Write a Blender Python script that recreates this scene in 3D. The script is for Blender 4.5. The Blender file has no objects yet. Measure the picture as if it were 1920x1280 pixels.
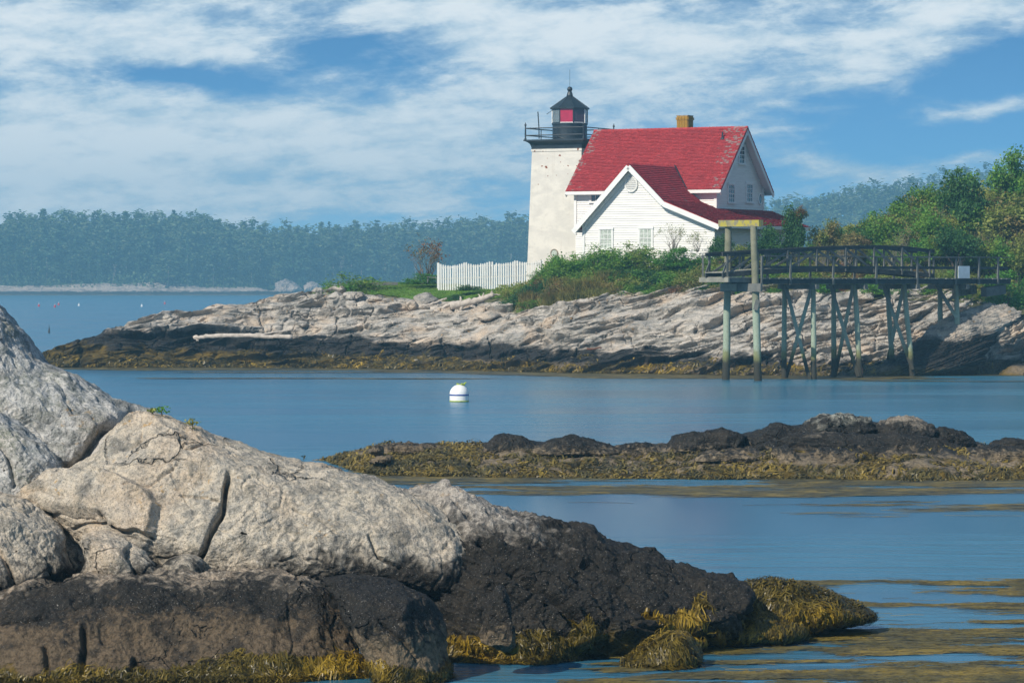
import bpy, math, random
import numpy as np
from mathutils import Vector, Matrix
from mathutils.bvhtree import BVHTree

random.seed(7)
rng = np.random.default_rng(7)
SC = bpy.context.scene
COL = SC.collection
R = math.radians
FPX = 6400.0            # focal length in photograph pixels (120 mm on a 36 mm wide sensor)
HZ = 530.0              # pixel row of the horizon
EYE = 5.0               # eye height above the water

# ------------------------------------------------------------------ camera
cam = bpy.data.cameras.new('camera')
cam.lens = 120.0
cam.sensor_width = 36.0
cam.shift_y = -(640.0 - HZ) / 1920.0
cam.clip_start = 0.5
cam.clip_end = 6000.0
camo = bpy.data.objects.new('camera', cam)
camo.location = (0, 0, EYE)
camo.rotation_euler = (R(90), 0, 0)
COL.objects.link(camo)
SC.camera = camo

# ------------------------------------------------------------------ view
SC.render.engine = 'CYCLES'
SC.view_settings.view_transform = 'Standard'
SC.view_settings.look = 'None'
SC.view_settings.gamma = 1.0
SC.view_settings.use_curve_mapping = False
SC.view_settings.exposure = 0.30
SC.cycles.use_denoising = True
SC.cycles.max_bounces = 6
SC.cycles.diffuse_bounces = 3
SC.cycles.glossy_bounces = 3
SC.cycles.transmission_bounces = 4
SC.cycles.volume_bounces = 0
SC.cycles.transparent_max_bounces = 6

SUN = Vector((-0.55, -0.58, 0.60)).normalized()     # towards the sun
SUN_EL = math.asin(SUN.z)
SUN_AZ = math.atan2(SUN.x, SUN.y)                   # clockwise from +Y


# ------------------------------------------------------------------ node helper
class NT:
    """Small helper that writes node trees as expressions."""
    def __init__(s, tree):
        s.t = tree
        s.n = tree.nodes
        s.l = tree.links

    def new(s, kind, **kw):
        nd = s.n.new(kind)
        for k, v in kw.items():
            setattr(nd, k, v)
        return nd

    def put(s, sock, v):
        if v is None:
            return
        if hasattr(v, 'is_output'):
            s.l.new(v, sock)
        else:
            if sock.type == 'RGBA' and isinstance(v, (tuple, list)) and len(v) == 3:
                v = (*v, 1.0)
            sock.default_value = v

    def m(s, op, a, b=None, c=None, clamp=False):
        nd = s.new('ShaderNodeMath', operation=op, use_clamp=clamp)
        for i, v in enumerate((a, b, c)):
            s.put(nd.inputs[i], v)
        return nd.outputs[0]

    def add(s, a, b): return s.m('ADD', a, b)
    def sub(s, a, b): return s.m('SUBTRACT', a, b)
    def mul(s, a, b): return s.m('MULTIPLY', a, b)
    def div(s, a, b): return s.m('DIVIDE', a, b)

    def vm(s, op, a, b=None):
        nd = s.new('ShaderNodeVectorMath', operation=op)
        s.put(nd.inputs[0], a)
        if b is not None:
            s.put(nd.inputs[1], b)
        return nd.outputs[0]

    def noise(s, vec, scale, detail=4.0, rough=0.55, dist=0.0, out=0, dim='3D'):
        nd = s.new('ShaderNodeTexNoise', noise_dimensions=dim)
        s.put(nd.inputs['Vector'], vec)
        nd.inputs['Scale'].default_value = scale
        nd.inputs['Detail'].default_value = detail
        nd.inputs['Roughness'].default_value = rough
        nd.inputs['Distortion'].default_value = dist
        return nd.outputs[out]

    def voro(s, vec, scale, feature='F1', out=0, rand=1.0):
        nd = s.new('ShaderNodeTexVoronoi', feature=feature)
        s.put(nd.inputs['Vector'], vec)
        nd.inputs['Scale'].default_value = scale
        nd.inputs['Randomness'].default_value = rand
        return nd.outputs[out]

    def ramp(s, v, lo, hi, a=0.0, b=1.0, smooth=True):
        nd = s.new('ShaderNodeMapRange', interpolation_type='SMOOTHSTEP' if smooth else 'LINEAR')
        s.put(nd.inputs[0], v)
        for i, q in enumerate((lo, hi, a, b)):
            s.put(nd.inputs[1 + i], q)
        return nd.outputs[0]

    def mix(s, f, a, b, blend='MIX'):
        nd = s.new('ShaderNodeMix', data_type='RGBA', blend_type=blend)
        nd.clamp_factor = True
        s.put(nd.inputs[0], f)
        s.put(nd.inputs[6], a)
        s.put(nd.inputs[7], b)
        return nd.outputs[2]

    def xyz(s, v):
        nd = s.new('ShaderNodeSeparateXYZ')
        s.put(nd.inputs[0], v)
        return nd.outputs

    def comb(s, x, y, z):
        nd = s.new('ShaderNodeCombineXYZ')
        for i, v in enumerate((x, y, z)):
            s.put(nd.inputs[i], v)
        return nd.outputs[0]

    def bump(s, h, strength=0.5, dist=0.05, normal=None):
        nd = s.new('ShaderNodeBump')
        nd.inputs['Strength'].default_value = strength
        nd.inputs['Distance'].default_value = dist
        s.put(nd.inputs['Height'], h)
        if normal is not None:
            s.put(nd.inputs['Normal'], normal)
        return nd.outputs[0]


# ------------------------------------------------------------------ world: sky with thin clouds
world = bpy.data.worlds.new('World')
SC.world = world
world.use_nodes = True
world.node_tree.nodes.clear()
w = NT(world.node_tree)
gen = w.new('ShaderNodeTexCoord').outputs['Generated']
dx, dy, dz = w.xyz(gen)
sky = w.new('ShaderNodeTexSky', sky_type='NISHITA')
sky.sun_disc = False
sky.sun_elevation = SUN_EL
sky.sun_rotation = SUN_AZ
sky.air_density = 1.0
sky.dust_density = 0.4
sky.ozone_density = 2.0
# the photograph sees only the lowest few degrees of sky, already deep blue: climb the sky's colours faster with height
up = w.m('ABSOLUTE', dz)
w.put(sky.inputs['Vector'], w.comb(dx, dy, w.add(w.mul(up, 4.0), 0.06)))
SKY_S = 0.13
skyc = w.vm('MULTIPLY', sky.outputs[0], (0.33 * SKY_S, 0.66 * SKY_S, 0.84 * SKY_S))
# clouds on a flat layer seen in perspective
q = w.add(up, 0.07)
lay = w.comb(w.div(dx, q), w.div(dy, q), 0.0)
warp = w.noise(lay, 0.9, 3.0, 0.55, out=1)
lay2 = w.vm('ADD', lay, w.vm('MULTIPLY', w.vm('SUBTRACT', warp, (0.5, 0.5, 0.5)), (0.45, 0.45, 0.0)))
rot = w.new('ShaderNodeMapping')
rot.inputs['Rotation'].default_value = (0, 0, R(28))
rot.inputs['Scale'].default_value = (1.0, 0.38, 1.0)
w.put(rot.inputs[0], lay2)
n1 = w.noise(rot.outputs[0], 1.5, 10.0, 0.62, 0.08)
puff = w.comb(w.add(w.mul(dx, 26.0), w.mul(up, 22.0)), w.sub(w.mul(up, 78.0), w.mul(dx, 11.0)), w.mul(dy, 4.0))
n2 = w.noise(puff, 1.6, 10.0, 0.66, 0.15)
n3 = w.noise(lay, 0.55, 2.0, 0.5)


def bank(px, py, sx, sy, ang, amp):
    """One soft cloud bank round a compass direction of the sky."""
    ax, az = (px - 960) / FPX, (530 - py) / FPX
    c, s = math.cos(R(ang)), math.sin(R(ang))
    ex, ez = w.sub(dx, ax), w.sub(dz, az)
    a = w.div(w.add(w.mul(ex, c), w.mul(ez, s)), sx / FPX)
    b = w.div(w.sub(w.mul(ez, c), w.mul(ex, s)), sy / FPX)
    g = w.m('EXPONENT', w.mul(w.add(w.mul(a, a), w.mul(b, b)), -1.0))
    g = w.mul(g, w.ramp(dy, 0.0, 0.3))
    return w.mul(g, amp)


BANKS = [(200, 265, 640, 125, -5, .62), (170, 55, 440, 55, -4, .42), (900, 40, 360, 60, -8, .34),
         (1250, 120, 420, 85, 12, .38), (1640, 130, 420, 44, 19, .28), (760, 280, 300, 90, 0, .20), (1530, 312, 190, 24, -5, .42),
         (930, 170, 120, 70, 0, .16), (60, 390, 560, 40, 0, .30), (1800, 20, 260, 40, 15, .2),
         (340, 148, 130, 26, -3, -.42), (640, 90, 150, 40, 8, -.34), (1760, 255, 300, 48, 8, -.36), (1890, 125, 120, 45, 20, -.36), (1830, 212, 190, 16, 12, .26), (1700, 50, 380, 20, 21, .22), (1850, 296, 130, 14, 4, .20), (1000, 215, 120, 35, -8, -.26),
         (760, 400, 260, 22, 0, -.12)]
acc = w.mul(w.sub(n3, 0.5), 0.8)
for bk in BANKS:
    acc = w.add(acc, bank(*bk))
dens = w.add(acc, w.add(w.mul(w.sub(n1, 0.5), 0.85), w.mul(w.sub(n2, 0.5), 1.25)))
cov = w.ramp(dens, -0.16, 0.38, 0.0, 0.96)
shade = w.ramp(w.add(dens, w.mul(w.sub(n2, .5), 1.2)), 0.0, 0.75)
cloudc = w.mix(shade, (0.44, 0.57, 0.67, 1), (0.78, 0.82, 0.83, 1))
allc = w.mix(cov, skyc, cloudc)
bg = w.new('ShaderNodeBackground')
bg.inputs['Strength'].default_value = 1.0
w.put(bg.inputs[0], allc)
wo = w.new('ShaderNodeOutputWorld')
w.l.new(bg.outputs[0], wo.inputs[0])

# ------------------------------------------------------------------ sun
sun = bpy.data.lights.new('sun', 'SUN')
sun.energy = 4.2
sun.angle = R(0.5)
sun.color = (1.0, 0.92, 0.79)
suno = bpy.data.objects.new('sun', sun)
suno.rotation_euler = (-SUN).to_track_quat('-Z', 'Y').to_euler()
suno.location = (-100, -50, 120)
COL.objects.link(suno)


# ------------------------------------------------------------------ geometry helpers
def at(px, py, D):
    """The point at distance D seen at that photograph pixel."""
    return np.array(((px - 960) / FPX * D, D, EYE - (py - HZ) / FPX * D))


def _hash(ix, iy, iz, seed):
    h = (ix.astype(np.uint32) * np.uint32(374761393) + iy.astype(np.uint32) * np.uint32(668265263)
         + iz.astype(np.uint32) * np.uint32(2147483647) + np.uint32((seed * 1274126177) & 0xffffffff))
    h = (h ^ (h >> np.uint32(13))) * np.uint32(1274126177)
    h = h ^ (h >> np.uint32(16))
    return h


G3 = np.array([(1, 1, 0), (-1, 1, 0), (1, -1, 0), (-1, -1, 0), (1, 0, 1), (-1, 0, 1), (1, 0, -1), (-1, 0, -1),
               (0, 1, 1), (0, -1, 1), (0, 1, -1), (0, -1, -1)], dtype=np.float32)


def pnoise(p, scale=1.0, seed=0):
    """Gradient noise, about -1..1, at an (n,3) array of points."""
    q = np.asarray(p, dtype=np.float32) * np.float32(scale)
    i = np.floor(q).astype(np.int64)
    f = q - i
    u = f * f * f * (f * (f * 6 - 15) + 10)
    out = 0
    for cx in (0, 1):
        for cy in (0, 1):
            for cz in (0, 1):
                h = _hash(i[:, 0] + cx, i[:, 1] + cy, i[:, 2] + cz, seed)
                g = G3[h % np.uint32(12)]
                d = (g * (f - np.array((cx, cy, cz), dtype=np.float32))).sum(1)
                wgt = (u[:, 0] if cx else 1 - u[:, 0]) * (u[:, 1] if cy else 1 - u[:, 1]) * (u[:, 2] if cz else 1 - u[:, 2])
                out = out + d * wgt
    return out


def fbm(p, scale=1.0, octs=4, seed=0, gain=0.5, ridged=False):
    a, tot, out = 1.0, 0.0, 0
    for o in range(octs):
        n = pnoise(p, scale * 2.03 ** o, seed + o * 17)
        out = out + a * ((1 - 2 * np.abs(n)) if ridged else n)
        tot += a
        a *= gain
    return out / tot


def saw(t, sharp=0.86):
    """0..1 ramp with a steep return: ledge steps."""
    f = t - np.floor(t)
    return np.where(f < sharp, f / sharp, (1 - f) / (1 - sharp))


def np_mesh(name, verts, faces, mat=None, smooth=True, nper=4):
    """A mesh from arrays: faces (n,4) or (n,3)."""
    verts = np.ascontiguousarray(verts, dtype=np.float32)
    faces = np.ascontiguousarray(faces, dtype=np.int32)
    k = faces.shape[1]
    me = bpy.data.meshes.new(name)
    me.vertices.add(len(verts))
    me.vertices.foreach_set('co', verts.ravel())
    me.loops.add(faces.size)
    me.loops.foreach_set('vertex_index', faces.ravel())
    me.polygons.add(len(faces))
    me.polygons.foreach_set('loop_start', np.arange(0, faces.size, k, dtype=np.int32))
    me.polygons.foreach_set('loop_total', np.full(len(faces), k, dtype=np.int32))
    me.polygons.foreach_set('use_smooth', np.full(len(faces), smooth, dtype=bool))
    me.update(calc_edges=True)
    me.validate()
    if mat:
        me.materials.append(mat)
    return me


def link(name, me, parent=None, kind=None):
    o = bpy.data.objects.new(name, me)
    COL.objects.link(o)
    if parent is not None:
        o.parent = parent
    if kind:
        o['kind'] = kind
    return o


def tag(o, label, cat=None, group=None, kind=None):
    o['label'] = label
    if cat:
        o['category'] = cat
    if group:
        o['group'] = group
    if kind:
        o['kind'] = kind
    return o


def thing(name, label, cat, loc=(0, 0, 0), rz=0.0, group=None):
    o = bpy.data.objects.new(name, None)
    o.empty_display_size = 0.2
    o.location = loc
    o.rotation_euler = (0, 0, rz)
    COL.objects.link(o)
    return tag(o, label, cat, group)


def copy_tree(o, loc=None, rz=None, scale=None, label=None, parent=None):
    c = o.copy()
    COL.objects.link(c)
    if parent is not None:
        c.parent = parent
    if loc is not None:
        c.location = loc
    if rz is not None:
        c.rotation_euler = (0, 0, rz)
    if scale is not None:
        c.scale = scale
    if label:
        c['label'] = label
    for ch in list(o.children):
        copy_tree(ch, parent=c)
    return c


class MB:
    """Collects simple shapes into one mesh."""
    def __init__(s):
        s.v, s.f = [], []

    def poly(s, pts, flip=False):
        b = len(s.v)
        s.v += [tuple(map(float, p)) for p in pts]
        idx = list(range(b, b + len(pts)))
        s.f.append(idx[::-1] if flip else idx)

    def hexa(s, c):
        """Eight corners: bottom four anticlockwise seen from above, then the top four."""
        b = len(s.v)
        s.v += [tuple(map(float, p)) for p in c]
        for q in ((3, 2, 1, 0), (4, 5, 6, 7), (0, 1, 5, 4), (1, 2, 6, 5), (2, 3, 7, 6), (3, 0, 4, 7)):
            s.f.append([b + i for i in q])

    def box(s, x0, x1, y0, y1, z0, z1):
        s.hexa([(x0, y0, z0), (x1, y0, z0), (x1, y1, z0), (x0, y1, z0), (x0, y0, z1), (x1, y0, z1), (x1, y1, z1), (x0, y1, z1)])

    def bar(s, a, b, wd, ht, upv=(0, 0, 1)):
        """A straight timber from a to b, wd across and ht along upv."""
        a, b = Vector(a), Vector(b)
        d = (b - a).normalized()
        u = Vector(upv)
        if abs(d.dot(u)) > 0.98:
            u = Vector((0, 1, 0))
        sd = d.cross(u).normalized()
        u2 = sd.cross(d).normalized()
        sd, u2 = sd * (wd / 2), u2 * (ht / 2)
        s.hexa([a - sd - u2, a + sd - u2, b + sd - u2, b - sd - u2, a - sd + u2, a + sd + u2, b + sd + u2, b - sd + u2])

    def tube(s, pts, rad, n=8, cap=True):
        """A tapered tube along points."""
        pts = [Vector(p) for p in pts]
        if not hasattr(rad, '__len__'):
            rad = [rad] * len(pts)
        b = len(s.v)
        prev = None
        for i, p in enumerate(pts):
            d = (pts[min(i + 1, len(pts) - 1)] - pts[max(i - 1, 0)]).normalized()
            if prev is None:
                ref = Vector((1, 0, 0)) if abs(d.x) < 0.9 else Vector((0, 1, 0))
                e1 = d.cross(ref).normalized()
            else:
                e1 = (prev - d * prev.dot(d)).normalized()
            prev = e1
            e2 = d.cross(e1)
            for k in range(n):
                a = 2 * math.pi * k / n
                s.v.append(tuple(p + (e1 * math.cos(a) + e2 * math.sin(a)) * rad[i]))
        for i in range(len(pts) - 1):
            for k in range(n):
                k2 = (k + 1) % n
                s.f.append([b + i * n + k, b + i * n + k2, b + (i + 1) * n + k2, b + (i + 1) * n + k])
        if cap:
            s.f.append([b + k for k in range(n)][::-1])
            s.f.append([b + (len(pts) - 1) * n + k for k in range(n)])

    def lathe(s, prof, n=24, c=(0, 0, 0), a0=0.0):
        """A profile of (radius, z) turned about a vertical axis."""
        b = len(s.v)
        for r, z in prof:
            for k in range(n):
                a = a0 + 2 * math.pi * k / n
                s.v.append((c[0] + r * math.cos(a), c[1] + r * math.sin(a), c[2] + z))
        for i in range(len(prof) - 1):
            for k in range(n):
                k2 = (k + 1) % n
                s.f.append([b + i * n + k, b + i * n + k2, b + (i + 1) * n + k2, b + (i + 1) * n + k])
        s.f.append([b + k for k in range(n)][::-1])
        s.f.append([b + (len(prof) - 1) * n + k for k in range(n)])

    def prism(s, pts, off):
        """A polygon given by points, made solid by the vector off."""
        off = Vector(off)
        n = len(pts)
        b = len(s.v)
        s.v += [tuple(map(float, p)) for p in pts]
        s.v += [tuple(Vector(p) + off) for p in pts]
        s.f.append([b + i for i in range(n)])
        s.f.append([b + n + i for i in range(n)][::-1])
        for i in range(n):
            j = (i + 1) % n
            s.f.append([b + j, b + i, b + n + i, b + n + j])

    def mesh(s, name, mat, smooth=False):
        me = bpy.data.meshes.new(name)
        me.from_pydata(s.v, [], s.f)
        me.materials.append(mat)
        if smooth:
            me.polygons.foreach_set('use_smooth', [True] * len(me.polygons))
        me.update()
        return me

    def build(s, name, mat, parent=None, smooth=False, kind=None):
        import bmesh
        me = s.mesh(name, mat, smooth)
        bm = bmesh.new()
        bm.from_mesh(me)
        bmesh.ops.recalc_face_normals(bm, faces=bm.faces)
        bm.to_mesh(me)
        bm.free()
        return link(name, me, parent, kind)


def leaf_faces(cent, size, r, flat=0.0, aspect=0.6, droop=0.0):
    """Leaf-sized bent faces round the given centres: (verts, quads)."""
    n = len(cent)
    d = r.normal(size=(n, 3))
    d[:, 2] = d[:, 2] * (1 - flat) - droop
    d /= np.linalg.norm(d, axis=1)[:, None] + 1e-9
    t = r.normal(size=(n, 3))
    s = np.cross(d, t)
    s /= np.linalg.norm(s, axis=1)[:, None] + 1e-9
    nn = np.cross(d, s)
    L = (np.asarray(size) * r.uniform(0.6, 1.3, n))[:, None]
    W = L * aspect * 0.5
    a = cent - d * L * 0.5
    b = cent + s * W + nn * L * 0.08
    c = cent + d * L * 0.5
    e = cent - s * W + nn * L * 0.08
    v = np.stack((a, b, c, e), 1).reshape(-1, 3)
    f = np.arange(4 * n, dtype=np.int32).reshape(-1, 4)
    return v, f


# ------------------------------------------------------------------ materials
def new_mat(name):
    mt = bpy.data.materials.new(name)
    mt.use_nodes = True
    mt.node_tree.nodes.clear()
    t = NT(mt.node_tree)
    p = t.new('ShaderNodeBsdfPrincipled')
    o = t.new('ShaderNodeOutputMaterial')
    t.l.new(p.outputs[0], o.inputs[0])
    return mt, t, p


def pset(t, p, color=None, rough=None, spec=None, metal=None, normal=None):
    t.put(p.inputs['Base Color'], color)
    t.put(p.inputs['Roughness'], rough)
    t.put(p.inputs['Specular IOR Level'], spec)
    t.put(p.inputs['Metallic'], metal)
    t.put(p.inputs['Normal'], normal)


def plain(name, col, rough=0.6, spec=0.3, var=0.15, scale=3.0, bump=0.0, metal=0.0):
    mt, t, p = new_mat(name)
    pos = t.new('ShaderNodeTexCoord').outputs['Object']
    n = t.noise(pos, scale, 5.0, 0.6)
    c2 = tuple(min(1, c * (1 + var)) for c in col)
    c1 = tuple(c * (1 - var) for c in col)
    pset(t, p, t.mix(t.ramp(n, 0.3, 0.7), (*c1, 1), (*c2, 1)), rough, spec, metal,
         t.bump(t.noise(pos, scale * 8, 4.0, 0.6), bump, 0.02) if bump else None)
    return mt


def rock_mat(name, pale=(0.47, 0.44, 0.40), grey=(0.30, 0.30, 0.29), black_top=1.35, weed_top=0.35, grain=14.0, lichen=0.5,
             warm=(0.50, 0.40, 0.31), strata=None, green=0.0, bumpd=0.05, brown_top=0.7, black=(0.018, 0.017, 0.0155), brown=(0.17, 0.13, 0.085), tilt=0.0, crack=.8, mott=0.0):
    """Coastal rock: pale granite above the tide, a black algae belt, brown lower rock and rockweed stain at the water."""
    mt, t, p = new_mat(name)
    pos = t.new('ShaderNodeNewGeometry').outputs['Position']
    z = t.xyz(pos)[2]
    big = t.noise(pos, 0.45 if strata else 0.8, 5.0, 0.6)
    mid = t.noise(pos, grain * 0.22, 6.0, 0.65)
    fine = t.noise(pos, grain * 1.7, 5.0, 0.75)
    spk = t.noise(pos, grain * 5.0, 2.0, 0.6)
    if strata:
        mp = t.new('ShaderNodeMapping')
        mp.inputs['Rotation'].default_value = (0, R(strata), 0)
        mp.inputs['Scale'].default_value = (0.35, 0.5, 3.2)
        t.put(mp.inputs[0], pos)
        lay = t.noise(mp.outputs[0], 1.3, 6.0, 0.65, 0.4)
    else:
        lay = t.noise(pos, grain * 0.5, 4.0, 0.6, 1.2)
    c = t.mix(t.ramp(lay, 0.36, 0.60), (*grey, 1), (*pale, 1))
    c = t.mix(t.ramp(big, 0.48, 0.68, 0, 0.75), c, (*warm, 1))
    c = t.mix(t.ramp(mid, 0.50, 0.66, 0, 0.8), c, (*(g * 0.55 for g in grey), 1))
    if green:
        gm = t.ramp(t.noise(pos, 1.6, 6.0, 0.7), 0.46, 0.66, 0, green)
        c = t.mix(t.mul(gm, t.ramp(fine, .40, .56)), c, (0.145, 0.165, 0.12, 1))
    c = t.mix(t.ramp(fine, 0.50, 0.70, 0, 0.62), c, (*(g * 0.48 for g in grey), 1))
    c = t.mix(t.ramp(fine, 0.44, 0.28, 0, 0.55), c, (0.66, 0.63, 0.58, 1))
    c = t.mix(t.ramp(spk, 0.56, 0.68, 0, 0.75), c, (0.08, 0.08, 0.075, 1))
    c = t.mix(t.ramp(spk, 0.40, 0.30, 0, 0.5), c, (0.70, 0.68, 0.64, 1))
    if lichen:
        lz = t.mul(t.ramp(t.noise(pos, 1.1, 3.0, 0.5), 0.56, 0.66), t.ramp(t.noise(pos, grain * 0.75, 3.0, 0.6), 0.60, 0.66, 0, lichen))
        lz = t.mul(lz, t.ramp(z, black_top + .1, black_top + .5))
        c = t.mix(lz, c, (0.42, 0.22, 0.03, 1))
    zz = t.add(z, t.add(t.mul(t.sub(big, 0.5), 1.9), t.add(t.mul(t.sub(mid, 0.5), 0.7), t.mul(t.sub(lay, 0.5), 0.9))))
    if tilt:
        zz = t.add(zz, t.mul(t.xyz(pos)[0], tilt))
    # black algae belt
    bk = t.ramp(zz, black_top + 0.26, black_top - 0.26)
    bcol = t.mix(t.ramp(fine, 0.46, 0.72), (*black, 1), (0.046, 0.041, 0.034, 1))
    bcol = t.mix(t.ramp(t.noise(pos, grain * .12, 5.0, .7), 0.50, 0.68, 0, .6), bcol, (0.040, 0.033, 0.025, 1))
    bcol = t.mix(t.ramp(spk, 0.66, 0.74, 0, 0.8), bcol, (0.45, 0.43, 0.40, 1))
    c = t.mix(t.mul(bk, t.ramp(fine, .30, .42, .75, 1.0)), c, bcol)
    zb = t.add(z, t.mul(t.sub(lay, 0.5), 1.1))
    if mott:
        zb = t.add(zb, t.mul(t.sub(t.noise(pos, 1.1, 5.0, .65), .5), mott))
    br = t.mul(t.ramp(zb, brown_top + 0.1, brown_top - 0.2), t.ramp(mid, 0.36, 0.5, 0.2, 0.95))
    brc = t.mix(t.ramp(fine, .4, .7), (*(b * 1.25 for b in brown), 1), (*(b * .45 for b in brown), 1))
    c = t.mix(br, c, brc)
    wd = t.ramp(zz, weed_top + 0.10, weed_top - 0.18)
    wcol = t.mix(t.ramp(mid, 0.38, 0.62), (0.035, 0.026, 0.006, 1), (0.14, 0.095, 0.018, 1))
    c = t.mix(wd, c, wcol)
    # hairline fractures and mineral veins
    wv = t.vm('ADD', pos, t.vm('MULTIPLY', t.noise(pos, 1.3, 4.0, .6, out=1), (.9, .9, .9)))
    cr = t.mul(t.ramp(t.voro(wv, crack, 'DISTANCE_TO_EDGE'), 0.020, 0.0), t.ramp(t.noise(pos, crack * .7, 2.0, .5), .48, .62))
    c = t.mix(t.mul(cr, .45), c, (.035, .032, .028, 1))
    h = t.add(t.mul(cr, -1.2), t.add(t.add(t.mul(mid, 1.0), t.mul(fine, 0.40)), t.add(t.mul(spk, 0.07), t.mul(lay, 0.8))))
    rough = t.ramp(bk, 0, 1, 0.85, 0.62)
    pset(t, p, c, rough, 0.16, None, t.bump(h, 1.0, bumpd))
    return mt


def leaf_mat(name, cols, var=0.35, trans=0.36, rough=0.5, objvar=0.0):
    """Foliage whose leaves differ one from the next."""
    mt, t, p = new_mat(name)
    g = t.new('ShaderNodeNewGeometry')
    ri = g.outputs['Random Per Island']
    oi = t.new('ShaderNodeObjectInfo').outputs['Random']
    pos = g.outputs['Position']
    n = t.noise(pos, 1.1, 3.0, 0.6)
    a = t.mix(t.ramp(n, 0.36, 0.62), (*cols[0], 1), (*cols[1], 1))
    a = t.mix(t.ramp(oi, 0.2, 0.8, 0, 0.6), a, (*cols[2], 1))
    if len(cols) > 3:
        a = t.mix(t.ramp(t.add(t.noise(pos, 0.6, 3.0, .6), t.mul(oi, .2)), 0.6, 0.75, 0, 0.8), a, (*cols[3], 1))
    br = t.ramp(ri, 0, 1, 1 - var, 1 + var, smooth=False)
    if objvar:
        br = t.mul(br, t.ramp(oi, 0, 1, 1 - objvar, 1 + objvar, smooth=False))
    a = t.mix(1.0, a, t.comb(br, br, br), 'MULTIPLY')
    pset(t, p, a, rough, 0.3)
    if trans:
        tr = t.new('ShaderNodeBsdfTranslucent')
        t.put(tr.inputs[0], t.mix(1.0, a, (1.0, 1.15, 0.5, 1), 'MULTIPLY'))
        ms = t.new('ShaderNodeMixShader')
        ms.inputs[0].default_value = trans
        t.l.new(p.outputs[0], ms.inputs[1])
        t.l.new(tr.outputs[0], ms.inputs[2])
        out = [q for q in t.n if q.type == 'OUTPUT_MATERIAL'][0]
        t.l.new(ms.outputs[0], out.inputs[0])
    return mt


M = {}
M['rock_near'] = rock_mat('granite', pale=(.54, .47, .375), grey=(.30, .28, .245), warm=(.54, .41, .29), grain=11.0, lichen=0.55, green=0.25, bumpd=0.06, black_top=1.30, brown_top=.72, weed_top=.16)
M['rock_lichen'] = rock_mat('lichened_granite', pale=(.50, .49, .47), grey=(.27, .28, .27), warm=(.46, .42, .38), grain=9.0, lichen=0.35, green=0.85, bumpd=0.07, black_top=1.15)
M['rock_dark'] = rock_mat('wet_granite', pale=(.42, .38, .33), grey=(.20, .19, .18), grain=11.0, lichen=0.3, bumpd=0.07, black_top=1.85, brown_top=.62, weed_top=.12)
M['rock_black'] = rock_mat('black_granite', pale=(.42, .38, .33), grey=(.20, .19, .18), grain=11.0, lichen=0.3, bumpd=0.07, black_top=1.75, brown_top=.45, weed_top=.22, brown=(.06, .05, .033))
M['rock_crown'] = rock_mat('crown_granite', pale=(.46, .46, .40), grey=(.22, .23, .20), grain=8.0, lichen=0.1, green=1.0, bumpd=.06, black_top=1.50, brown_top=.5, weed_top=.2, black=(.014, .014, .0135))
M['rock_ledge'] = rock_mat('tide_ledge_granite', pale=(.42, .35, .27), grey=(.19, .165, .135), warm=(.40, .30, .21), grain=10.0, lichen=0.2, bumpd=0.08, black_top=1.28, brown_top=.78, weed_top=.14, brown=(.115, .085, .055), mott=1.5)
M['rock_shore'] = rock_mat('layered_gneiss', pale=(.52, .47, .41), grey=(.25, .24, .22), warm=(.56, .43, .31), grain=5.0, lichen=0.55, strata=-14, bumpd=0.12, black_top=1.45, brown_top=.55, weed_top=.42, tilt=.034, crack=.35)
M['rock_steep_shaded'] = rock_mat('steep_gneiss_shaded', pale=(.44, .39, .33), grey=(.20, .19, .175), warm=(.50, .37, .26), grain=5.0, lichen=0.6, strata=-24, bumpd=0.12, black_top=2.05, brown_top=.5, weed_top=.35, crack=.35)  # black belt raised past the tide mark: the ledge's shadow painted into its colour
M['rock_islet'] = rock_mat('islet_granite', pale=(.30, .26, .21), grey=(.15, .14, .13), warm=(.28, .23, .17), grain=8.0, lichen=0.2, bumpd=0.06, black_top=1.5, brown_top=.60, weed_top=.30, brown=(.19, .15, .10), black=(.014, .014, .0135))
M['rock_far'] = rock_mat('far_rock', pale=(.50, .41, .34), grey=(.26, .22, .20), grain=1.2, lichen=0, strata=2, bumpd=0.3, black_top=1.5, brown_top=.3, weed_top=.3, crack=.12)
M['rockweed'] = leaf_mat('rockweed', [(.135, .095, .012), (.045, .037, .009), (.095, .070, .011), (.26, .170, .016)], var=0.75, trans=0.12, rough=0.38)
M['rockweed_wet'] = leaf_mat('wet_rockweed', [(.115, .088, .020), (.050, .046, .018), (.085, .069, .02), (.175, .125, .022)], var=0.65, trans=0.05, rough=0.45)

M['leaf_green'] = leaf_mat('bayberry_leaves', [(0.081, 0.237, 0.031), (0.181, 0.312, 0.044), (0.112, 0.250, 0.037), (0.237, 0.275, 0.050)])
M['leaf_bright'] = leaf_mat('juniper_leaves', [(0.075, 0.225, 0.037), (0.138, 0.300, 0.050), (0.088, 0.237, 0.031)])
M['leaf_olive'] = leaf_mat('olive_leaves', [(0.200, 0.250, 0.050), (0.288, 0.312, 0.069), (0.163, 0.225, 0.050), (0.288, 0.206, 0.088)])
M['leaf_dark'] = leaf_mat('dark_leaves', [(0.035, 0.112, 0.035), (0.069, 0.163, 0.037), (0.050, 0.138, 0.044)])
M['leaf_red'] = leaf_mat('autumn_leaves', [(0.250, 0.119, 0.069), (0.188, 0.150, 0.069), (0.300, 0.125, 0.081), (0.150, 0.175, 0.056)])
M['leaf_grass'] = leaf_mat('dry_grass', [(0.300, 0.250, 0.075), (0.190, 0.210, 0.055), (0.240, 0.190, 0.070), (0.340, 0.250, 0.080)], rough=.7)
M['lawn_blade'] = leaf_mat('lawn_blades', [(.13, .25, .035), (.17, .28, .045), (.12, .23, .03), (.21, .27, .06)], var=.3)
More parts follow.
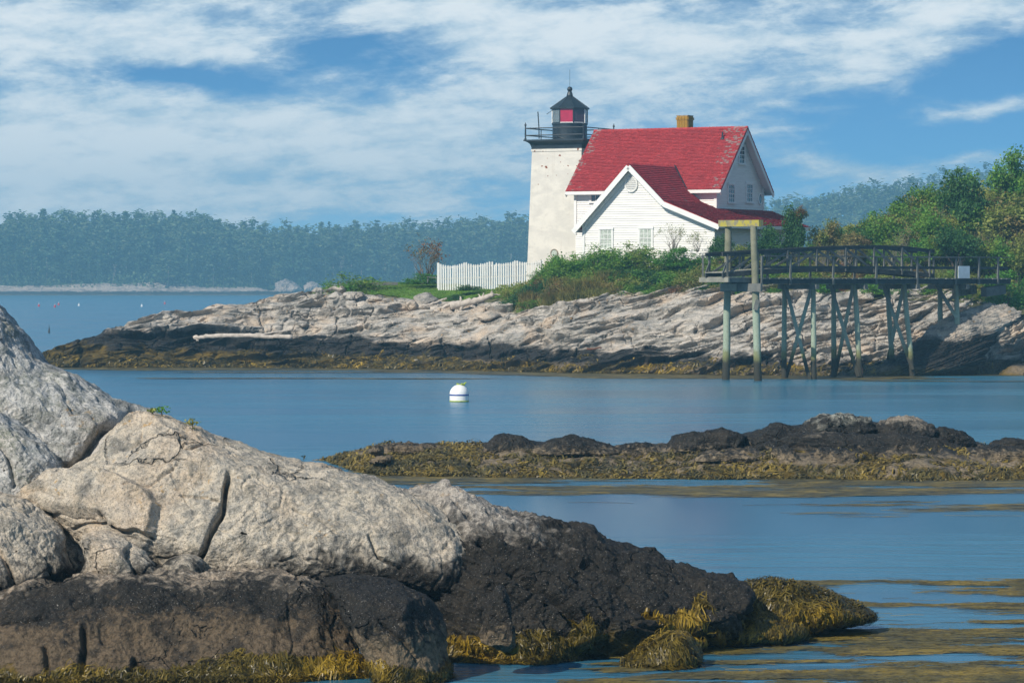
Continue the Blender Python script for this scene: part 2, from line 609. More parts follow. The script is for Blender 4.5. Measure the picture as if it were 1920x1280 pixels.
M['pine'] = leaf_mat('pine_needles', [(.035, .085, .045), (.055, .105, .045), (.045, .09, .05)], trans=0.1, objvar=.45)
M['broad'] = leaf_mat('wood_leaves', [(.055, .115, .045), (.085, .14, .05), (.07, .125, .05), (.11, .13, .06)], trans=0.15, objvar=.45)
M['bark'] = plain('bark', (.14, .115, .095), .9, .1, .4, 6.0)
M['bark_pale'] = plain('grey_bark', (.30, .27, .24), .9, .1, .3, 6.0)
M['soil'] = plain('soil', (.11, .11, .05), .95, .1, .45, 1.5, .4)
M['lawn'] = plain('lawn', (.12, .22, .035), .9, .1, .28, 2.5, .3)
M['driftwood'] = plain('driftwood', (.50, .44, .38), .8, .2, .22, 4.0, .5)
M['forest_floor'] = plain('forest_floor', (.03, .05, .025), .95, .1, .4, .2)


def siding_mat(name, col, streak=0.1):
    mt, t, p = new_mat(name)
    pos = t.new('ShaderNodeTexCoord').outputs['Object']
    mp = t.new('ShaderNodeMapping')
    mp.inputs['Scale'].default_value = (1.0, 1.0, 6.0)
    t.put(mp.inputs[0], pos)
    n = t.noise(mp.outputs[0], 1.3, 5.0, .6)
    n2 = t.noise(pos, 0.5, 4.0, .6)
    c = t.mix(t.ramp(n, .3, .75, 0, 1), (*col, 1), (*(k * (1 - streak) for k in col), 1))
    c = t.mix(t.ramp(n2, .55, .75, 0, .35), c, (*(k * .85 for k in col), 1))
    pset(t, p, c, .55, .3)
    return mt


M['clapboard'] = siding_mat('white_clapboard', (.80, .79, .76))
M['trim'] = siding_mat('white_trim', (.80, .80, .78), .08)
M['picket'] = siding_mat('picket_paint', (.82, .82, .80), .1)


def stucco_mat():
    mt, t, p = new_mat('tower_stucco')
    pos = t.new('ShaderNodeTexCoord').outputs['Object']
    mp = t.new('ShaderNodeMapping')
    mp.inputs['Scale'].default_value = (.7, .7, 1.3)
    t.put(mp.inputs[0], pos)
    n = t.noise(mp.outputs[0], .9, 6.0, .62, .5)
    n2 = t.noise(mp.outputs[0], 3.2, 5.0, .65)
    st = t.new('ShaderNodeMapping')
    st.inputs['Scale'].default_value = (3.0, 3.0, .22)
    t.put(st.inputs[0], pos)
    n3 = t.noise(st.outputs[0], 1.6, 4.0, .6)
    c = t.mix(t.ramp(n, .38, .62), (.70, .665, .60, 1), (.59, .565, .52, 1))
    c = t.mix(t.ramp(n2, .52, .72, 0, .45), c, (.50, .475, .43, 1))
    c = t.mix(t.ramp(n3, .55, .75, 0, .35), c, (.50, .45, .39, 1))
    # a few rust holes under the gallery
    zc = t.xyz(pos)[2]
    spots = t.mul(t.ramp(t.noise(pos, 4.2, 1.0, .4), .735, .75), t.ramp(zc, 5.2, 5.8))
    c = t.mix(spots, c, (.22, .07, .03, 1))
    pset(t, p, c, .8, .2, None, t.bump(n2, .35, .03))
    return mt


M['stucco'] = stucco_mat()
M['iron'] = plain('black_iron', (.020, .030, .040), .42, .5, .25, 4.0, .1)
M['iron_roof'] = plain('black_lantern_roof', (.016, .027, .034), .45, .5, .3, 4.0)


def shingle_mat(name, red, dark, fade, moss=0.5):
    mt, t, p = new_mat(name)
    g = t.new('ShaderNodeNewGeometry')
    ri = g.outputs['Random Per Island']
    pos = t.new('ShaderNodeTexCoord').outputs['Object']
    x, y, z = t.xyz(pos)
    c = t.mix(t.ramp(ri, 0, 1), (*red, 1), (*(k * .72 for k in red), 1))
    c = t.mix(t.ramp(t.noise(pos, 1.2, 4.0, .6), .45, .75, 0, .6), c, (*dark, 1))
    # worn, unpainted shingles near the rakes and here and there
    edge = t.m('MAXIMUM', t.ramp(x, -1.9, -0.3), t.ramp(x, -9.3, -10.7))
    top = t.ramp(z, 6.3, 8.6)
    wear = t.add(t.add(t.mul(edge, t.add(.16, t.mul(top, .10))), t.mul(t.noise(pos, .8, 4.0, .6), .40)), t.mul(ri, .52))
    wm = t.ramp(wear, 1.0 - moss * .31, 1.08 - moss * .31, 0, .9)
    c = t.mix(wm, c, (*fade, 1))
    pset(t, p, c, .8, .15, None, t.bump(t.noise(pos, 30, 3, .6), .3, .01))
    return mt


M['shingle_red'] = shingle_mat('red_shingles', (.42, .050, .054), (.28, .038, .042), (.30, .20, .19), .80)
M['shingle_old'] = shingle_mat('old_red_shingles', (.42, .035, .045), (.20, .03, .035), (.15, .16, .14), .95)
M['shingle_low'] = shingle_mat('low_roof_shingles', (.40, .035, .04), (.26, .03, .035), (.26, .16, .14), .5)
M['glass_dark'] = plain('window_glass', (.05, .06, .07), .08, .8, .2, 2.0)
M['curtain'] = plain('curtain', (.42, .47, .42), .9, .1, .3, 9.0)


def clear_mat(name, tint, mixf):
    mt, t, p = new_mat(name)
    pset(t, p, (*tint, 1), .04, .8)
    tr = t.new('ShaderNodeBsdfTransparent')
    tr.inputs[0].default_value = (*(0.55 + .45 * k for k in tint), 1)
    ms = t.new('ShaderNodeMixShader')
    ms.inputs[0].default_value = mixf
    t.l.new(tr.outputs[0], ms.inputs[1])
    t.l.new(p.outputs[0], ms.inputs[2])
    out = [q for q in t.n if q.type == 'OUTPUT_MATERIAL'][0]
    t.l.new(ms.outputs[0], out.inputs[0])
    return mt


M['pane_clear'] = clear_mat('lantern_glass', (.35, .42, .45), .35)
M['pane_red'] = plain('red_lantern_glass', (.42, .02, .06), .15, .6, .15, 2.0)
M['pane_dim'] = clear_mat('dim_lantern_glass', (.10, .06, .09), .75)


def brick_mat():
    mt, t, p = new_mat('chimney_brick')
    g = t.new('ShaderNodeNewGeometry')
    ri = g.outputs['Random Per Island']
    pos = t.new('ShaderNodeTexCoord').outputs['Object']
    c = t.mix(ri, (.26, .10, .05, 1), (.17, .075, .05, 1))
    m = t.ramp(t.add(t.noise(pos, 3.5, 4, .6), t.mul(ri, .35)), .54, .68, 0, .85)
    c = t.mix(m, c, (.42, .24, .03, 1))
    pset(t, p, c, .9, .1)
    return mt


M['brick'] = brick_mat()
M['mortar'] = plain('mortar', (.30, .25, .19), .9, .1, .3, 6.0)


def timber_mat(name, c1, c2, grain=2.0, lichen=None, zones=False):
    """Weathered timber; zones adds the tide marks of a pile."""
    mt, t, p = new_mat(name)
    tc = t.new('ShaderNodeTexCoord').outputs['Object']
    pos = t.new('ShaderNodeNewGeometry').outputs['Position']
    n = t.noise(pos, grain, 5.0, .65)
    n2 = t.noise(pos, grain * 6, 4.0, .6)
    c = t.mix(t.ramp(n, .3, .7), (*c1, 1), (*c2, 1))
    c = t.mix(t.ramp(n2, .55, .75, 0, .5), c, (*(k * .5 for k in c1), 1))
    if lichen:
        c = t.mix(t.ramp(t.noise(pos, 3.0, 5, .65), .40, .52, 0, .95), c, (*lichen, 1))
    if zones:
        z = t.xyz(pos)[2]
        zz = t.add(z, t.mul(t.sub(n, .5), .9))
        gr = t.mul(t.ramp(zz, 4.6, 3.2), t.ramp(n2, .3, .6, .5, 1))
        c = t.mix(t.mul(gr, .8), c, (.36, .45, .35, 1))
        c = t.mix(t.ramp(zz, 1.75, 1.25), c, (.20, .21, .09, 1))
        c = t.mix(t.ramp(zz, 1.35, .85), c, (.045, .042, .03, 1))
    pset(t, p, c, .85, .15, None, t.bump(n2, .4, .02))
    return mt


M['pile'] = timber_mat('pile_timber', (.17, .175, .12), (.26, .25, .175), 2.2, zones=True)
M['plank_dark'] = timber_mat('dark_pier_timber', (.045, .050, .052), (.085, .085, .080), 2.0)
M['plank_grey'] = timber_mat('grey_pier_timber', (.10, .11, .106), (.18, .18, .165), 2.0)
M['brace'] = timber_mat('brace_timber', (.23, .22, .20), (.33, .315, .28), 2.0, zones=True)
M['lichen_beam'] = timber_mat('lichened_beam', (.20, .19, .13), (.28, .25, .15), 2.0, lichen=(.42, .36, .06))
M['deck_top'] = timber_mat('bleached_planks', (.20, .20, .17), (.30, .29, .24), 2.5)
M['sign_white'] = plain('sign_paint', (.62, .66, .68), .5, .3, .1, 3.0)
M['rust'] = plain('rusty_chain', (.14, .06, .035), .9, .2, .3, 6.0)
M['buoy_white'] = plain('buoy_white', (.82, .82, .80), .35, .4, .04, 3.0)
M['buoy_blue'] = plain('buoy_blue', (.02, .06, .28), .4, .4, .1, 3.0)
M['buoy_red'] = plain('buoy_red', (.60, .05, .05), .4, .4, .1, 3.0)
M['buoy_green'] = plain('buoy_weed', (.30, .38, .05), .8, .2, .3, 8.0)
M['stone_white'] = plain('white_stones', (.62, .58, .52), .9, .2, .15, 4.0)


def water_mat():
    mt, t, p = new_mat('sea_water')
    pos = t.new('ShaderNodeNewGeometry').outputs['Position']
    x, y, z = t.xyz(pos)
    a = t.comb(t.mul(x, .16), t.mul(y, .55), 0)
    b = t.comb(t.mul(x, .5), t.mul(y, 1.5), 0)
    c = t.comb(t.mul(x, .022), t.mul(y, .075), 0)
    n1 = t.noise(a, 1.0, 4.0, .55, .4)
    n2 = t.noise(b, 1.6, 3.0, .6, .3)
    n3 = t.add(t.mul(t.noise(c, 1.0, 3.0, .5, .5), .75), t.mul(t.noise(t.comb(t.mul(x, .05), t.mul(y, .33), 0), 1.0, 3.0, .55, .3), .25))
    h = t.add(t.mul(n1, 1.0), t.mul(n2, .35))
    bp = t.new('ShaderNodeBump')
    bp.inputs['Distance'].default_value = .30
    t.put(bp.inputs['Strength'], t.ramp(n3, .42, .58, .02, 1.0))
    t.put(bp.inputs['Height'], h)
    col = t.mix(t.ramp(n3, .4, .6), (.028, .130, .222, 1), (.046, .175, .272, 1))  # pale streaks of reflected sky painted into the base colour
    pset(t, p, col, .24, .5, None, bp.outputs[0])
    p.inputs['IOR'].default_value = 1.33
    p.inputs['Specular Tint'].default_value = (.74, .93, 1.0, 1)
    return mt


M['water'] = water_mat()


# ================================================================== LARGE STRUCTURE
def grid_faces(nr, nc):
    i = np.arange((nr - 1) * (nc - 1), dtype=np.int32)
    r, c = i // (nc - 1), i % (nc - 1)
    a = r * nc + c
    return np.stack((a, a + 1, a + nc + 1, a + nc), 1)


def grid_normals(P):
    du = np.gradient(P, axis=1)
    dv = np.gradient(P, axis=0)
    n = np.cross(du, dv)
    return n / (np.linalg.norm(n, axis=2, keepdims=True) + 1e-9)


# sea
mb = MB()
mb.poly([(-1400, -60, 0), (1400, -60, 0), (1400, 1950, 0), (-1400, 1950, 0)])
link('sea', mb.mesh('sea', M['water']), kind='structure')
# sea bed, so that nothing ends at the water sheet
mb = MB()
mb.box(-1400, 1400, -60, 1950, -3.2, -2.6)
link('seabed', mb.mesh('seabed', M['soil']), kind='structure')

# ---- the point below the lighthouse: waterline, crest line and crest height along x
WL = np.array([(40, 203), (110, 200.5), (200, 200), (330, 200), (450, 200), (600, 199), (700, 197.5), (850, 194.5), (950, 191), (1060, 188.5),
               (1150, 187), (1300, 185), (1420, 183.5), (1500, 183), (1620, 182.6), (1700, 183), (1780, 184.5), (1840, 187.5), (1870, 190), (1960, 191), (2200, 191)], float)
CR = np.array([(40, 204, .15), (80, 204.5, .85), (110, 205, 1.35), (160, 205.5, 1.75), (200, 206, 2.2), (240, 207, 2.65), (280, 208, 3.0), (330, 209, 3.15), (350, 210, 3.2), (400, 211, 3.55), (450, 212, 3.85),
               (520, 213, 4.2), (600, 214, 4.45), (640, 213, 4.4), (690, 212, 4.15), (760, 211, 4.0), (850, 210, 3.95), (900, 207, 3.75), (940, 204, 3.55), (1000, 201, 3.4), (1060, 199, 3.85),
               (1150, 198, 4.3), (1230, 196.5, 4.35), (1300, 195, 4.75), (1400, 194, 4.85), (1500, 193.5, 4.75), (1700, 192.5, 4.6), (1780, 192, 4.6), (1850, 192.5, 4.0), (1920, 194, 3.8), (2200, 195, 4.0)], float)
XW = (WL[:, 0] - 960) / FPX * WL[:, 1]
XC = (CR[:, 0] - 960) / FPX * CR[:, 1]


def shore_lines(x):
    return np.interp(x, XW, WL[:, 1]), np.interp(x, XC, CR[:, 1]), np.interp(x, XC, CR[:, 2])


def shore_z(x, y):
    """The smooth height of the rock (before its ledges)."""
    dw, dc, zc = shore_lines(x)
    s = (y - dw) / (dc - dw)
    lo = np.clip(s, 0, 1)
    z = zc * (0.62 * lo ** 0.85 + 0.38 * (lo * lo * (3 - 2 * lo)))
    z = np.where(s < 0, s * 5.0, z)
    land = np.clip((x + 12.5) / 3.0, 0, 1)
    over = np.clip(s - 1, 0, None) * (dc - dw)
    z = np.where(s > 1, zc - over * (0.42 * (1 - land) + 0.10 * land), z)
    return z


def on_shore(px, py, lo=178, hi=216):
    """Where the sight line through a pixel meets the rock of the point."""
    for D in np.arange(lo, hi, 0.1):
        p = at(px, py, D)
        if p[2] <= float(shore_z(np.array([p[0]]), np.array([D]))[0]):
            return p
    return at(px, py, hi)


nx, ns = 860, 280
xs = np.linspace(XW[0] - 1.0, 41.0, nx)
sv = np.concatenate((np.linspace(-0.22, 1.05, 240), np.linspace(1.08, 1.9, 40)))
dw, dc, zc = shore_lines(xs)
Y = dw[None, :] + sv[:, None] * (dc - dw)[None, :]
X = np.repeat(xs[None, :], ns, 0)
Z = shore_z(X.ravel(), Y.ravel()).reshape(ns, nx)
P = np.stack((X, Y, Z), 2)
pf = P.reshape(-1, 3)
wrp = fbm(pf, 0.20, 4, 3) * .95 + fbm(pf * np.array((.6, .6, 1)), 0.8, 3, 9) * 0.22
A = 0.05 * X + np.where(X > -4, 0.0062 * (X + 4) ** 2, 0)
tt = (Z - A + 0.10 * (Y - 190)).ravel() + wrp
# coordinates along the beds, so that every form is drawn out along them
qs = np.stack((pf[:, 0] * .24, pf[:, 1] * .45, tt * 1.0), 1)
g1 = np.clip(0.5 + fbm(qs, 0.6, 3, 21) * 2.0, 0.0, 1.25)
g2 = np.clip(0.5 + fbm(qs, 1.2, 3, 31) * 2.0, 0.0, 1.25)
g3 = np.clip(0.5 + fbm(qs, 1.9, 3, 33) * 2.0, 0.0, 1.2)
d = (.5 - saw(tt / 0.95 + fbm(qs, .5, 2, 71) * .7, .82)) * 0.95 * g1
d += (.5 - saw(tt / 0.40 + fbm(qs, .8, 2, 77) * 1.0, .82)) * 0.46 * g2
d += (.5 - saw(tt / 0.17 + fbm(qs, 1.1, 2, 78) * 1.3, .8)) * 0.20 * g3
d += fbm(qs, .85, 4, 55) * .8 + fbm(qs, 2.6, 3, 57) * .30
d += fbm(pf, .16, 3, 59) * .9
# joints: a few clefts across the beds
jn = np.abs(fbm(pf * np.array((1.0, .35, .25)) + tt[:, None] * .1, 0.30, 3, 91))
d -= 0.26 * np.exp(-(jn / 0.016) ** 2)
jn2 = np.abs(fbm(qs * np.array((2.2, 1, .6)), 1.6, 2, 95))
d -= 0.20 * np.exp(-(jn2 / 0.03) ** 2) * g2
low = np.exp(-((Z.ravel() - 1.0) / 1.1) ** 2) * np.clip((9 - pf[:, 0]) / 6, 0.15, 1)
d += low * (np.abs(fbm(pf * np.array((.6, .8, 1.2)), .75, 2, 101)) * 1.1 - .25)
d += fbm(pf, 2.6, 3, 111) * 0.08
amp = np.interp((pf[:, 2]), (-1.5, 0.0, 0.8), (0.2, 0.6, 1.0))
d *= amp
pf2 = pf + d[:, None] * np.array((0.10, -0.84, 0.42))
shore_me = np_mesh('rocky_shore', pf2, grid_faces(ns, nx)[:, ::1], M['rock_shore'], smooth=False)
shore_ob = link('rocky_shore', shore_me, kind='structure')
SHORE_PTS = pf2.reshape(ns, nx, 3)


# ---- earth, bank and hill behind the rock
def bank_rise(x, off):
    """How far the ground stands above the crest of the rock, off metres behind it."""
    o = np.clip(off, 0, None)
    lawn = 1.0 * (1 - np.exp(-o / 3.4)) + 0.012 * o - .28 * np.clip(o - 8.5, 0, None)
    bank = np.interp(x, (-2, 2, 10, 20), (1.4, 2.1, 1.5, 1.6)) * (1 - np.exp(-o / 3.2))
    hill = np.clip(o - 2, 0, 17) * np.interp(x, (12, 18, 21, 26, 34), (0.0, .0, .05, .15, .20))
    k = np.clip((x + 1.5) / 3.5, 0, 1)
    return lawn * (1 - k) + bank * k + hill


def ground_z(x, y):
    dw_, dc_, zc_ = shore_lines(x)
    off = y - dc_
    return zc_ - 0.15 + bank_rise(x, off)


gx = np.linspace(-11.6, 60, 260)
go = np.concatenate((np.linspace(-1.2, 8, 50), np.linspace(8.6, 70, 60)))
dw, dc, zc = shore_lines(gx)
GX = np.repeat(gx[None, :], len(go), 0)
GY = dc[None, :] + go[:, None]
GZ = ground_z(GX.ravel(), GY.ravel()).reshape(GX.shape)
GZ += np.where(go[:, None] < 0, go[:, None] * 0.35, 0)
edge = np.clip((GX + 11.6) / 2.2, 0, 1)
GZ = GZ - (1 - edge) * 0.9
GZ += fbm(np.stack((GX, GY, GZ * 0), 2).reshape(-1, 3), 0.35, 4, 5).reshape(GX.shape) * np.where(GX < 0, .10, .35)
link('earth_bank', np_mesh('earth_bank', np.stack((GX, GY, GZ), 2).reshape(-1, 3), grid_faces(*GX.shape), M['soil']), kind='structure')
GND = BVHTree.FromPolygons(np.stack((GX, GY, GZ), 2).reshape(-1, 3).tolist(), grid_faces(*GX.shape).tolist())


def gz(x, y):
    h = GND.ray_cast(Vector((x, y, 60)), Vector((0, 0, -1)))
    return h[0].z if h[0] is not None else float(ground_z(np.array([x]), np.array([y]))[0])


# lawn in front of the fence
lx = np.linspace(-10.2, 0.6, 90)
lo_ = np.linspace(0, 1, 50)
LX = np.repeat(lx[None, :], 50, 0)
front = np.interp(lx, (-10.2, -8.8, -7.0, -5.0, -3.2, -1.5, 0.6), (3.2, 1.2, .2, .2, .5, 2.0, 4.2)) + 0.35 * np.sin(lx * 2.3) + .2 * np.sin(lx * 5.1)
back = np.full_like(lx, 11.0)
_, dcl, _ = shore_lines(lx)
LY = dcl[None, :] + front[None, :] + lo_[:, None] * (back - front)[None, :]
LZ = np.array([[gz(a, b) for a, b in zip(r1, r2)] for r1, r2 in zip(LX, LY)]) + 0.05
link('lawn', np_mesh('lawn', np.stack((LX, LY, LZ), 2).reshape(-1, 3), grid_faces(*LX.shape), M['lawn']), kind='structure')
r_ = np.random.default_rng(3)
n = 26000
u_, v_ = r_.uniform(0, 1, n), r_.uniform(0, 1, n) ** 1.4
px_ = -10.2 + u_ * 10.8
_, dcl, _ = shore_lines(px_)
fr = np.interp(px_, lx, front)
py_ = dcl + fr + v_ * (11 - fr) - .1
iz = np.clip(((py_ - dcl - fr) / (11 - fr) * 49), 0, 49).astype(int)
ix = np.clip((px_ + 10.2) / 10.8 * 89, 0, 89).astype(int)
pz_ = LZ[iz, ix]
cv, cf = leaf_faces(np.stack((px_, py_, pz_ + .03), 1), np.full(n, .11), r_, flat=-1.2, aspect=.28)
tag(link('grass', np_mesh('grass', cv, cf, M['lawn_blade'], smooth=False)), 'mown green grass of the lawn in front of the picket fence', 'grass', kind='stuff')

# ---- far shore: wooded hills across the water
FPXT = np.array([(-300, 19), (0, 22), (380, 22), (430, 17.5), (700, 17), (850, 20), (985, 21), (1100, 22), (1400, 26), (1470, 28), (1600, 33), (1700, 37), (1790, 41), (1900, 43), (2300, 43)], float)


def far_z(x, y):
    px = 960 + x / 1480 * FPX
    h = np.interp(px, FPXT[:, 0], FPXT[:, 1])
    o = y - (1384 + np.interp(px, (-300, 20, 300, 500, 620, 2300), (22, 4, 0, 4, 16, 16)))
    sh = np.clip(o, -30, 12) * np.where(o < 0, 0.2, 0.21)
    return np.where(o < 12, sh, 2.4 + (h - 2.4) * np.clip((o - 12) / 75, 0, 1) ** 0.8)


fx = np.linspace(-340, 340, 420)
fy = np.concatenate((np.linspace(1372, 1412, 70), np.linspace(1414, 1800, 60)))
FX, FY = np.meshgrid(fx, fy)
FZ = far_z(FX.ravel(), FY.ravel())
fp = np.stack((FX.ravel(), FY.ravel(), FZ), 1)
dsp = fbm(fp * np.array((1, 1, 3)), .10, 4, 4) * 1.6 + np.abs(fbm(fp, .35, 3, 6)) * 1.6 - .3
fp[:, 2] += dsp * np.clip((FZ + .8) / 1.5, 0, 1)
link('far_hills', np_mesh('far_hills', fp, grid_faces(*FX.shape), M['forest_floor']), kind='structure')
sel = (fy < 1402)
nsel = int(sel.sum())
fp2 = fp.reshape(len(fy), len(fx), 3)[:nsel].copy()
fp2[:, :, 2] += .12
link('far_ledge', np_mesh('far_ledge', fp2.reshape(-1, 3), grid_faces(nsel, len(fx)), M['rock_far']), kind='structure')


# ------------------------------------------------------------------ boulders
ROCK_SURF = {}


def smooth_poly(pts, n):
    """Closed Catmull-Rom through the points, n samples spread evenly along its length."""
    p = np.asarray(pts, float)
    m = len(p)
    out = []
    for i in range(m):
        p0, p1, p2, p3 = p[i - 1], p[i], p[(i + 1) % m], p[(i + 2) % m]
        t = np.linspace(0, 1, 16, endpoint=False)[:, None]
        out.append(0.5 * ((2 * p1) + (-p0 + p2) * t + (2 * p0 - 5 * p1 + 4 * p2 - p3) * t ** 2 + (-p0 + 3 * p1 - 3 * p2 + p3) * t ** 3))
    c = np.concatenate(out)
    c = np.concatenate((c, c[:1]))
    L = np.concatenate(([0], np.cumsum(np.linalg.norm(np.diff(c, axis=0), axis=1))))
    s = np.linspace(0, L[-1], n, endpoint=False)
    return np.stack((np.interp(s, L, c[:, 0]), np.interp(s, L, c[:, 1])), 1)


def seg_dist(q, pl):
    """Distance of points q (n,2) to a polyline."""
    best = np.full(len(q), 1e9)
    for a, b in zip(pl[:-1], pl[1:]):
        ab = b - a
        t = np.clip(((q - a) @ ab) / (ab @ ab + 1e-12), 0, 1)
        best = np.minimum(best, np.linalg.norm(q - (a + t[:, None] * ab), axis=1))
    return best


def inside(q, pl):
    x, y = q[:, 0], q[:, 1]
    r = np.zeros(len(q), bool)
    for (x0, y0), (x1, y1) in zip(pl, np.roll(pl, -1, 0)):
        c = ((y0 > y) != (y1 > y)) & (x < (x1 - x0) * (y - y0) / (y1 - y0 + 1e-12) + x0)
        r ^= c
    return r


def boulder(name, label, poly, D, front=1.0, back=1.0, lean=0.3, turn=0.0, seed=0, nt=300, nf=110, mat='rock_near', k=2.4, m=2.0,
            amp=1.0, freq=1.0, cracks=(), bumps=(), strata=None, cuts=0, cdep=(.62, .9), cdir=None, warp=1.1, cat='boulder', keep=True, center=None, group=None):
    """A closed rock whose outline is the given pixel polygon at distance D, bulging front metres towards and back metres away from the eye."""
    pp = np.array([at(a, b, D)[[0, 2]] for a, b in poly])
    c = pp.mean(0) if center is None else at(center[0], center[1], D)[[0, 2]]
    B = smooth_poly(pp, nt)
    tb = np.linspace(0, 1, nf)
    tk = np.linspace(0, 1, max(10, nf // 4))[1:]
    rho = np.concatenate((np.cos(tk[::-1] * np.pi / 2) * .985 + .015, np.cos(tb * np.pi / 2) * .985 + .015))
    side = np.concatenate((np.full(len(tk), 1.0), np.full(len(tb), -1.0)))
    dep = (1 - np.clip(rho, 0, 1) ** k) ** (1 / m)
    dep = np.where(side > 0, dep * back, -dep * front)
    XZ = c[None, None, :] + (B - c)[None, :, :] * rho[:, None, None]
    Yv = D + dep[:, None] + lean * (XZ[:, :, 1] - c[1]) + turn * (XZ[:, :, 0] - c[0])
    P = np.stack((XZ[:, :, 0], Yv, XZ[:, :, 1]), 2)
    nr = len(rho)
    nrm = np.cross(np.roll(P, -1, 1) - np.roll(P, 1, 1), np.gradient(P, axis=0))
    nrm /= np.linalg.norm(nrm, axis=2, keepdims=True) + 1e-9
    pf = P.reshape(-1, 3)
    nf_ = nrm.reshape(-1, 3)
    ctr = pf.mean(0)
    if ((pf - ctr) * nf_).sum() < 0:
        nf_ = -nf_
    if cuts:
        # cleave the rock along flat planes
        rc = np.random.default_rng(seed + 1000)
        lo_, hi_ = pf.min(0), pf.max(0)
        cc_, hh = (lo_ + hi_) / 2, (hi_ - lo_) / 2
        for _ in range(cuts):
            nn = rc.normal(size=3) if cdir is None else rc.normal(size=3) * np.array(cdir[3:]) + np.array(cdir[:3])
            nn /= np.linalg.norm(nn)
            qn = (pf - cc_) / hh
            pr_ = qn @ nn
            lim = pr_.max() * rc.uniform(*cdep)
            ov = np.clip(pr_ - lim, 0, None) * .88
            pf = pf - ov[:, None] * nn * hh
    f = freq
    d = fbm(pf, .55 * f, 3, seed) * (.14 if cuts else .22) + fbm(pf, 1.7 * f, 3, seed + 5) * .085 - np.abs(fbm(pf, 1.1 * f, 3, seed + 8)) * .10
    d += fbm(pf, 4.0 * f, 4, seed + 11) * .055 + fbm(pf, 13.0 * f, 3, seed + 13, .7) * .026 - np.abs(fbm(pf, 6.5 * f, 3, seed + 15)) * .030
    if strata is not None:
        ang, lam, sa = strata
        t = (pf[:, 2] * math.cos(R(ang)) - pf[:, 0] * math.sin(R(ang)) + pf[:, 1] * .2) / lam + fbm(pf, .7 * f, 3, seed + 19) * warp
        g = np.clip(.5 + fbm(pf, .5 * f, 2, seed + 23) * 1.8, 0.05, 1.1)
        d += (saw(t) - .5) * sa * g + (saw(t * 2.7) - .5) * sa * .35
    # fine natural joints
    j = np.abs(fbm(pf * np.array((1, .7, .8)), .50 * f, 4, seed + 31))
    d -= .03 * np.exp(-(j / .010) ** 2)
    d *= amp
    q2 = pf[:, [0, 2]]
    frontm = np.repeat(side < 0, nt)
    wob = np.stack((fbm(pf, 2.5, 3, seed + 41), fbm(pf, 2.5, 3, seed + 43)), 1) * .05
    for pl, wd, dp in cracks:
        ln = np.array([at(a, b, D)[[0, 2]] for a, b in pl])
        dist = seg_dist(q2 + wob, ln)
        d -= np.where(frontm, dp * np.exp(-(dist / wd) ** 2), 0)
    for pl, h in bumps:
        ln = np.array([at(a, b, D)[[0, 2]] for a, b in pl])
        dist = seg_dist(q2 + wob, np.concatenate((ln, ln[:1])))
        ins = inside(q2 + wob, ln)
        d += np.where(frontm, h * np.clip(np.where(ins, dist, -dist) / .10 + .35, 0, 1), 0)
    pf = pf + nf_ * d[:, None]
    i = np.arange((nr - 1) * nt, dtype=np.int32)
    r, cc = i // nt, i % nt
    c2 = (cc + 1) % nt
    F = np.stack((r * nt + cc, r * nt + c2, (r + 1) * nt + c2, (r + 1) * nt + cc), 1)
    # caps
    e0, e1 = pf[:nt].mean(0), pf[(nr - 1) * nt:].mean(0)
    V = np.concatenate((pf, [e0], [e1]))
    kk = np.arange(nt, dtype=np.int32)
    k2 = (kk + 1) % nt
    n0 = len(pf)
    F = np.concatenate((F, np.stack((k2, kk, np.full(nt, n0), np.full(nt, n0)), 1),
                        np.stack(((nr - 1) * nt + kk, (nr - 1) * nt + k2, np.full(nt, n0 + 1), np.full(nt, n0 + 1)), 1)))
    tris = F[:, 2] == F[:, 3]
    quads = F[~tris]
    cen = V.mean(0)
    a, b, c_ = V[quads[:, 0]], V[quads[:, 1]], V[quads[:, 2]]
    if (((a + b + c_) / 3 - cen) * np.cross(b - a, c_ - a)).sum() < 0:
        quads = quads[:, ::-1]
    me = np_mesh(name, V, quads, M[mat])
    o = link(name, me)
    o['label'], o['category'] = label, cat
    if group:
        o['group'] = group
    if keep:
        ROCK_SURF[label] = (V, quads)
    return o


# ---- the outcrop in the foreground
boulder('boulder', 'grey lichened rock slope rising out of the photo at far left', [(-120, 470), (-40, 545), (0, 590), (38, 640), (80, 682), (150, 716), (205, 745), (250, 766), (300, 790), (310, 840), (250, 900), (170, 950), (60, 1000), (-120, 1000)],
        48.1, 1.1, 1.6, .55, .10, 11, 520, 190, 'rock_lichen', k=3.4, strata=(-34, .55, .07), cracks=[([(262, 764), (212, 796), (188, 832), (162, 868), (112, 888)], .07, .32)], cuts=7, cdir=(.1, -1, .3, .6, .3, .5), cdep=(.8, .96), center=(10, 780))
boulder('boulder', 'fractured grey rock wedged below the lichened slope at the photo edge', [(-120, 730), (-40, 750), (30, 790), (85, 832), (118, 862), (122, 890), (90, 930), (60, 960), (0, 980), (-120, 980)],
        46.5, .75, .8, .45, .05, 15, 300, 110, 'rock_lichen', k=3.6, strata=(-42, .30, .06), cuts=6, cdir=(0, -1, .2, .7, .3, .6), cdep=(.8, .95), cracks=[([(0, 800), (30, 850), (45, 900)], .03, .10)])
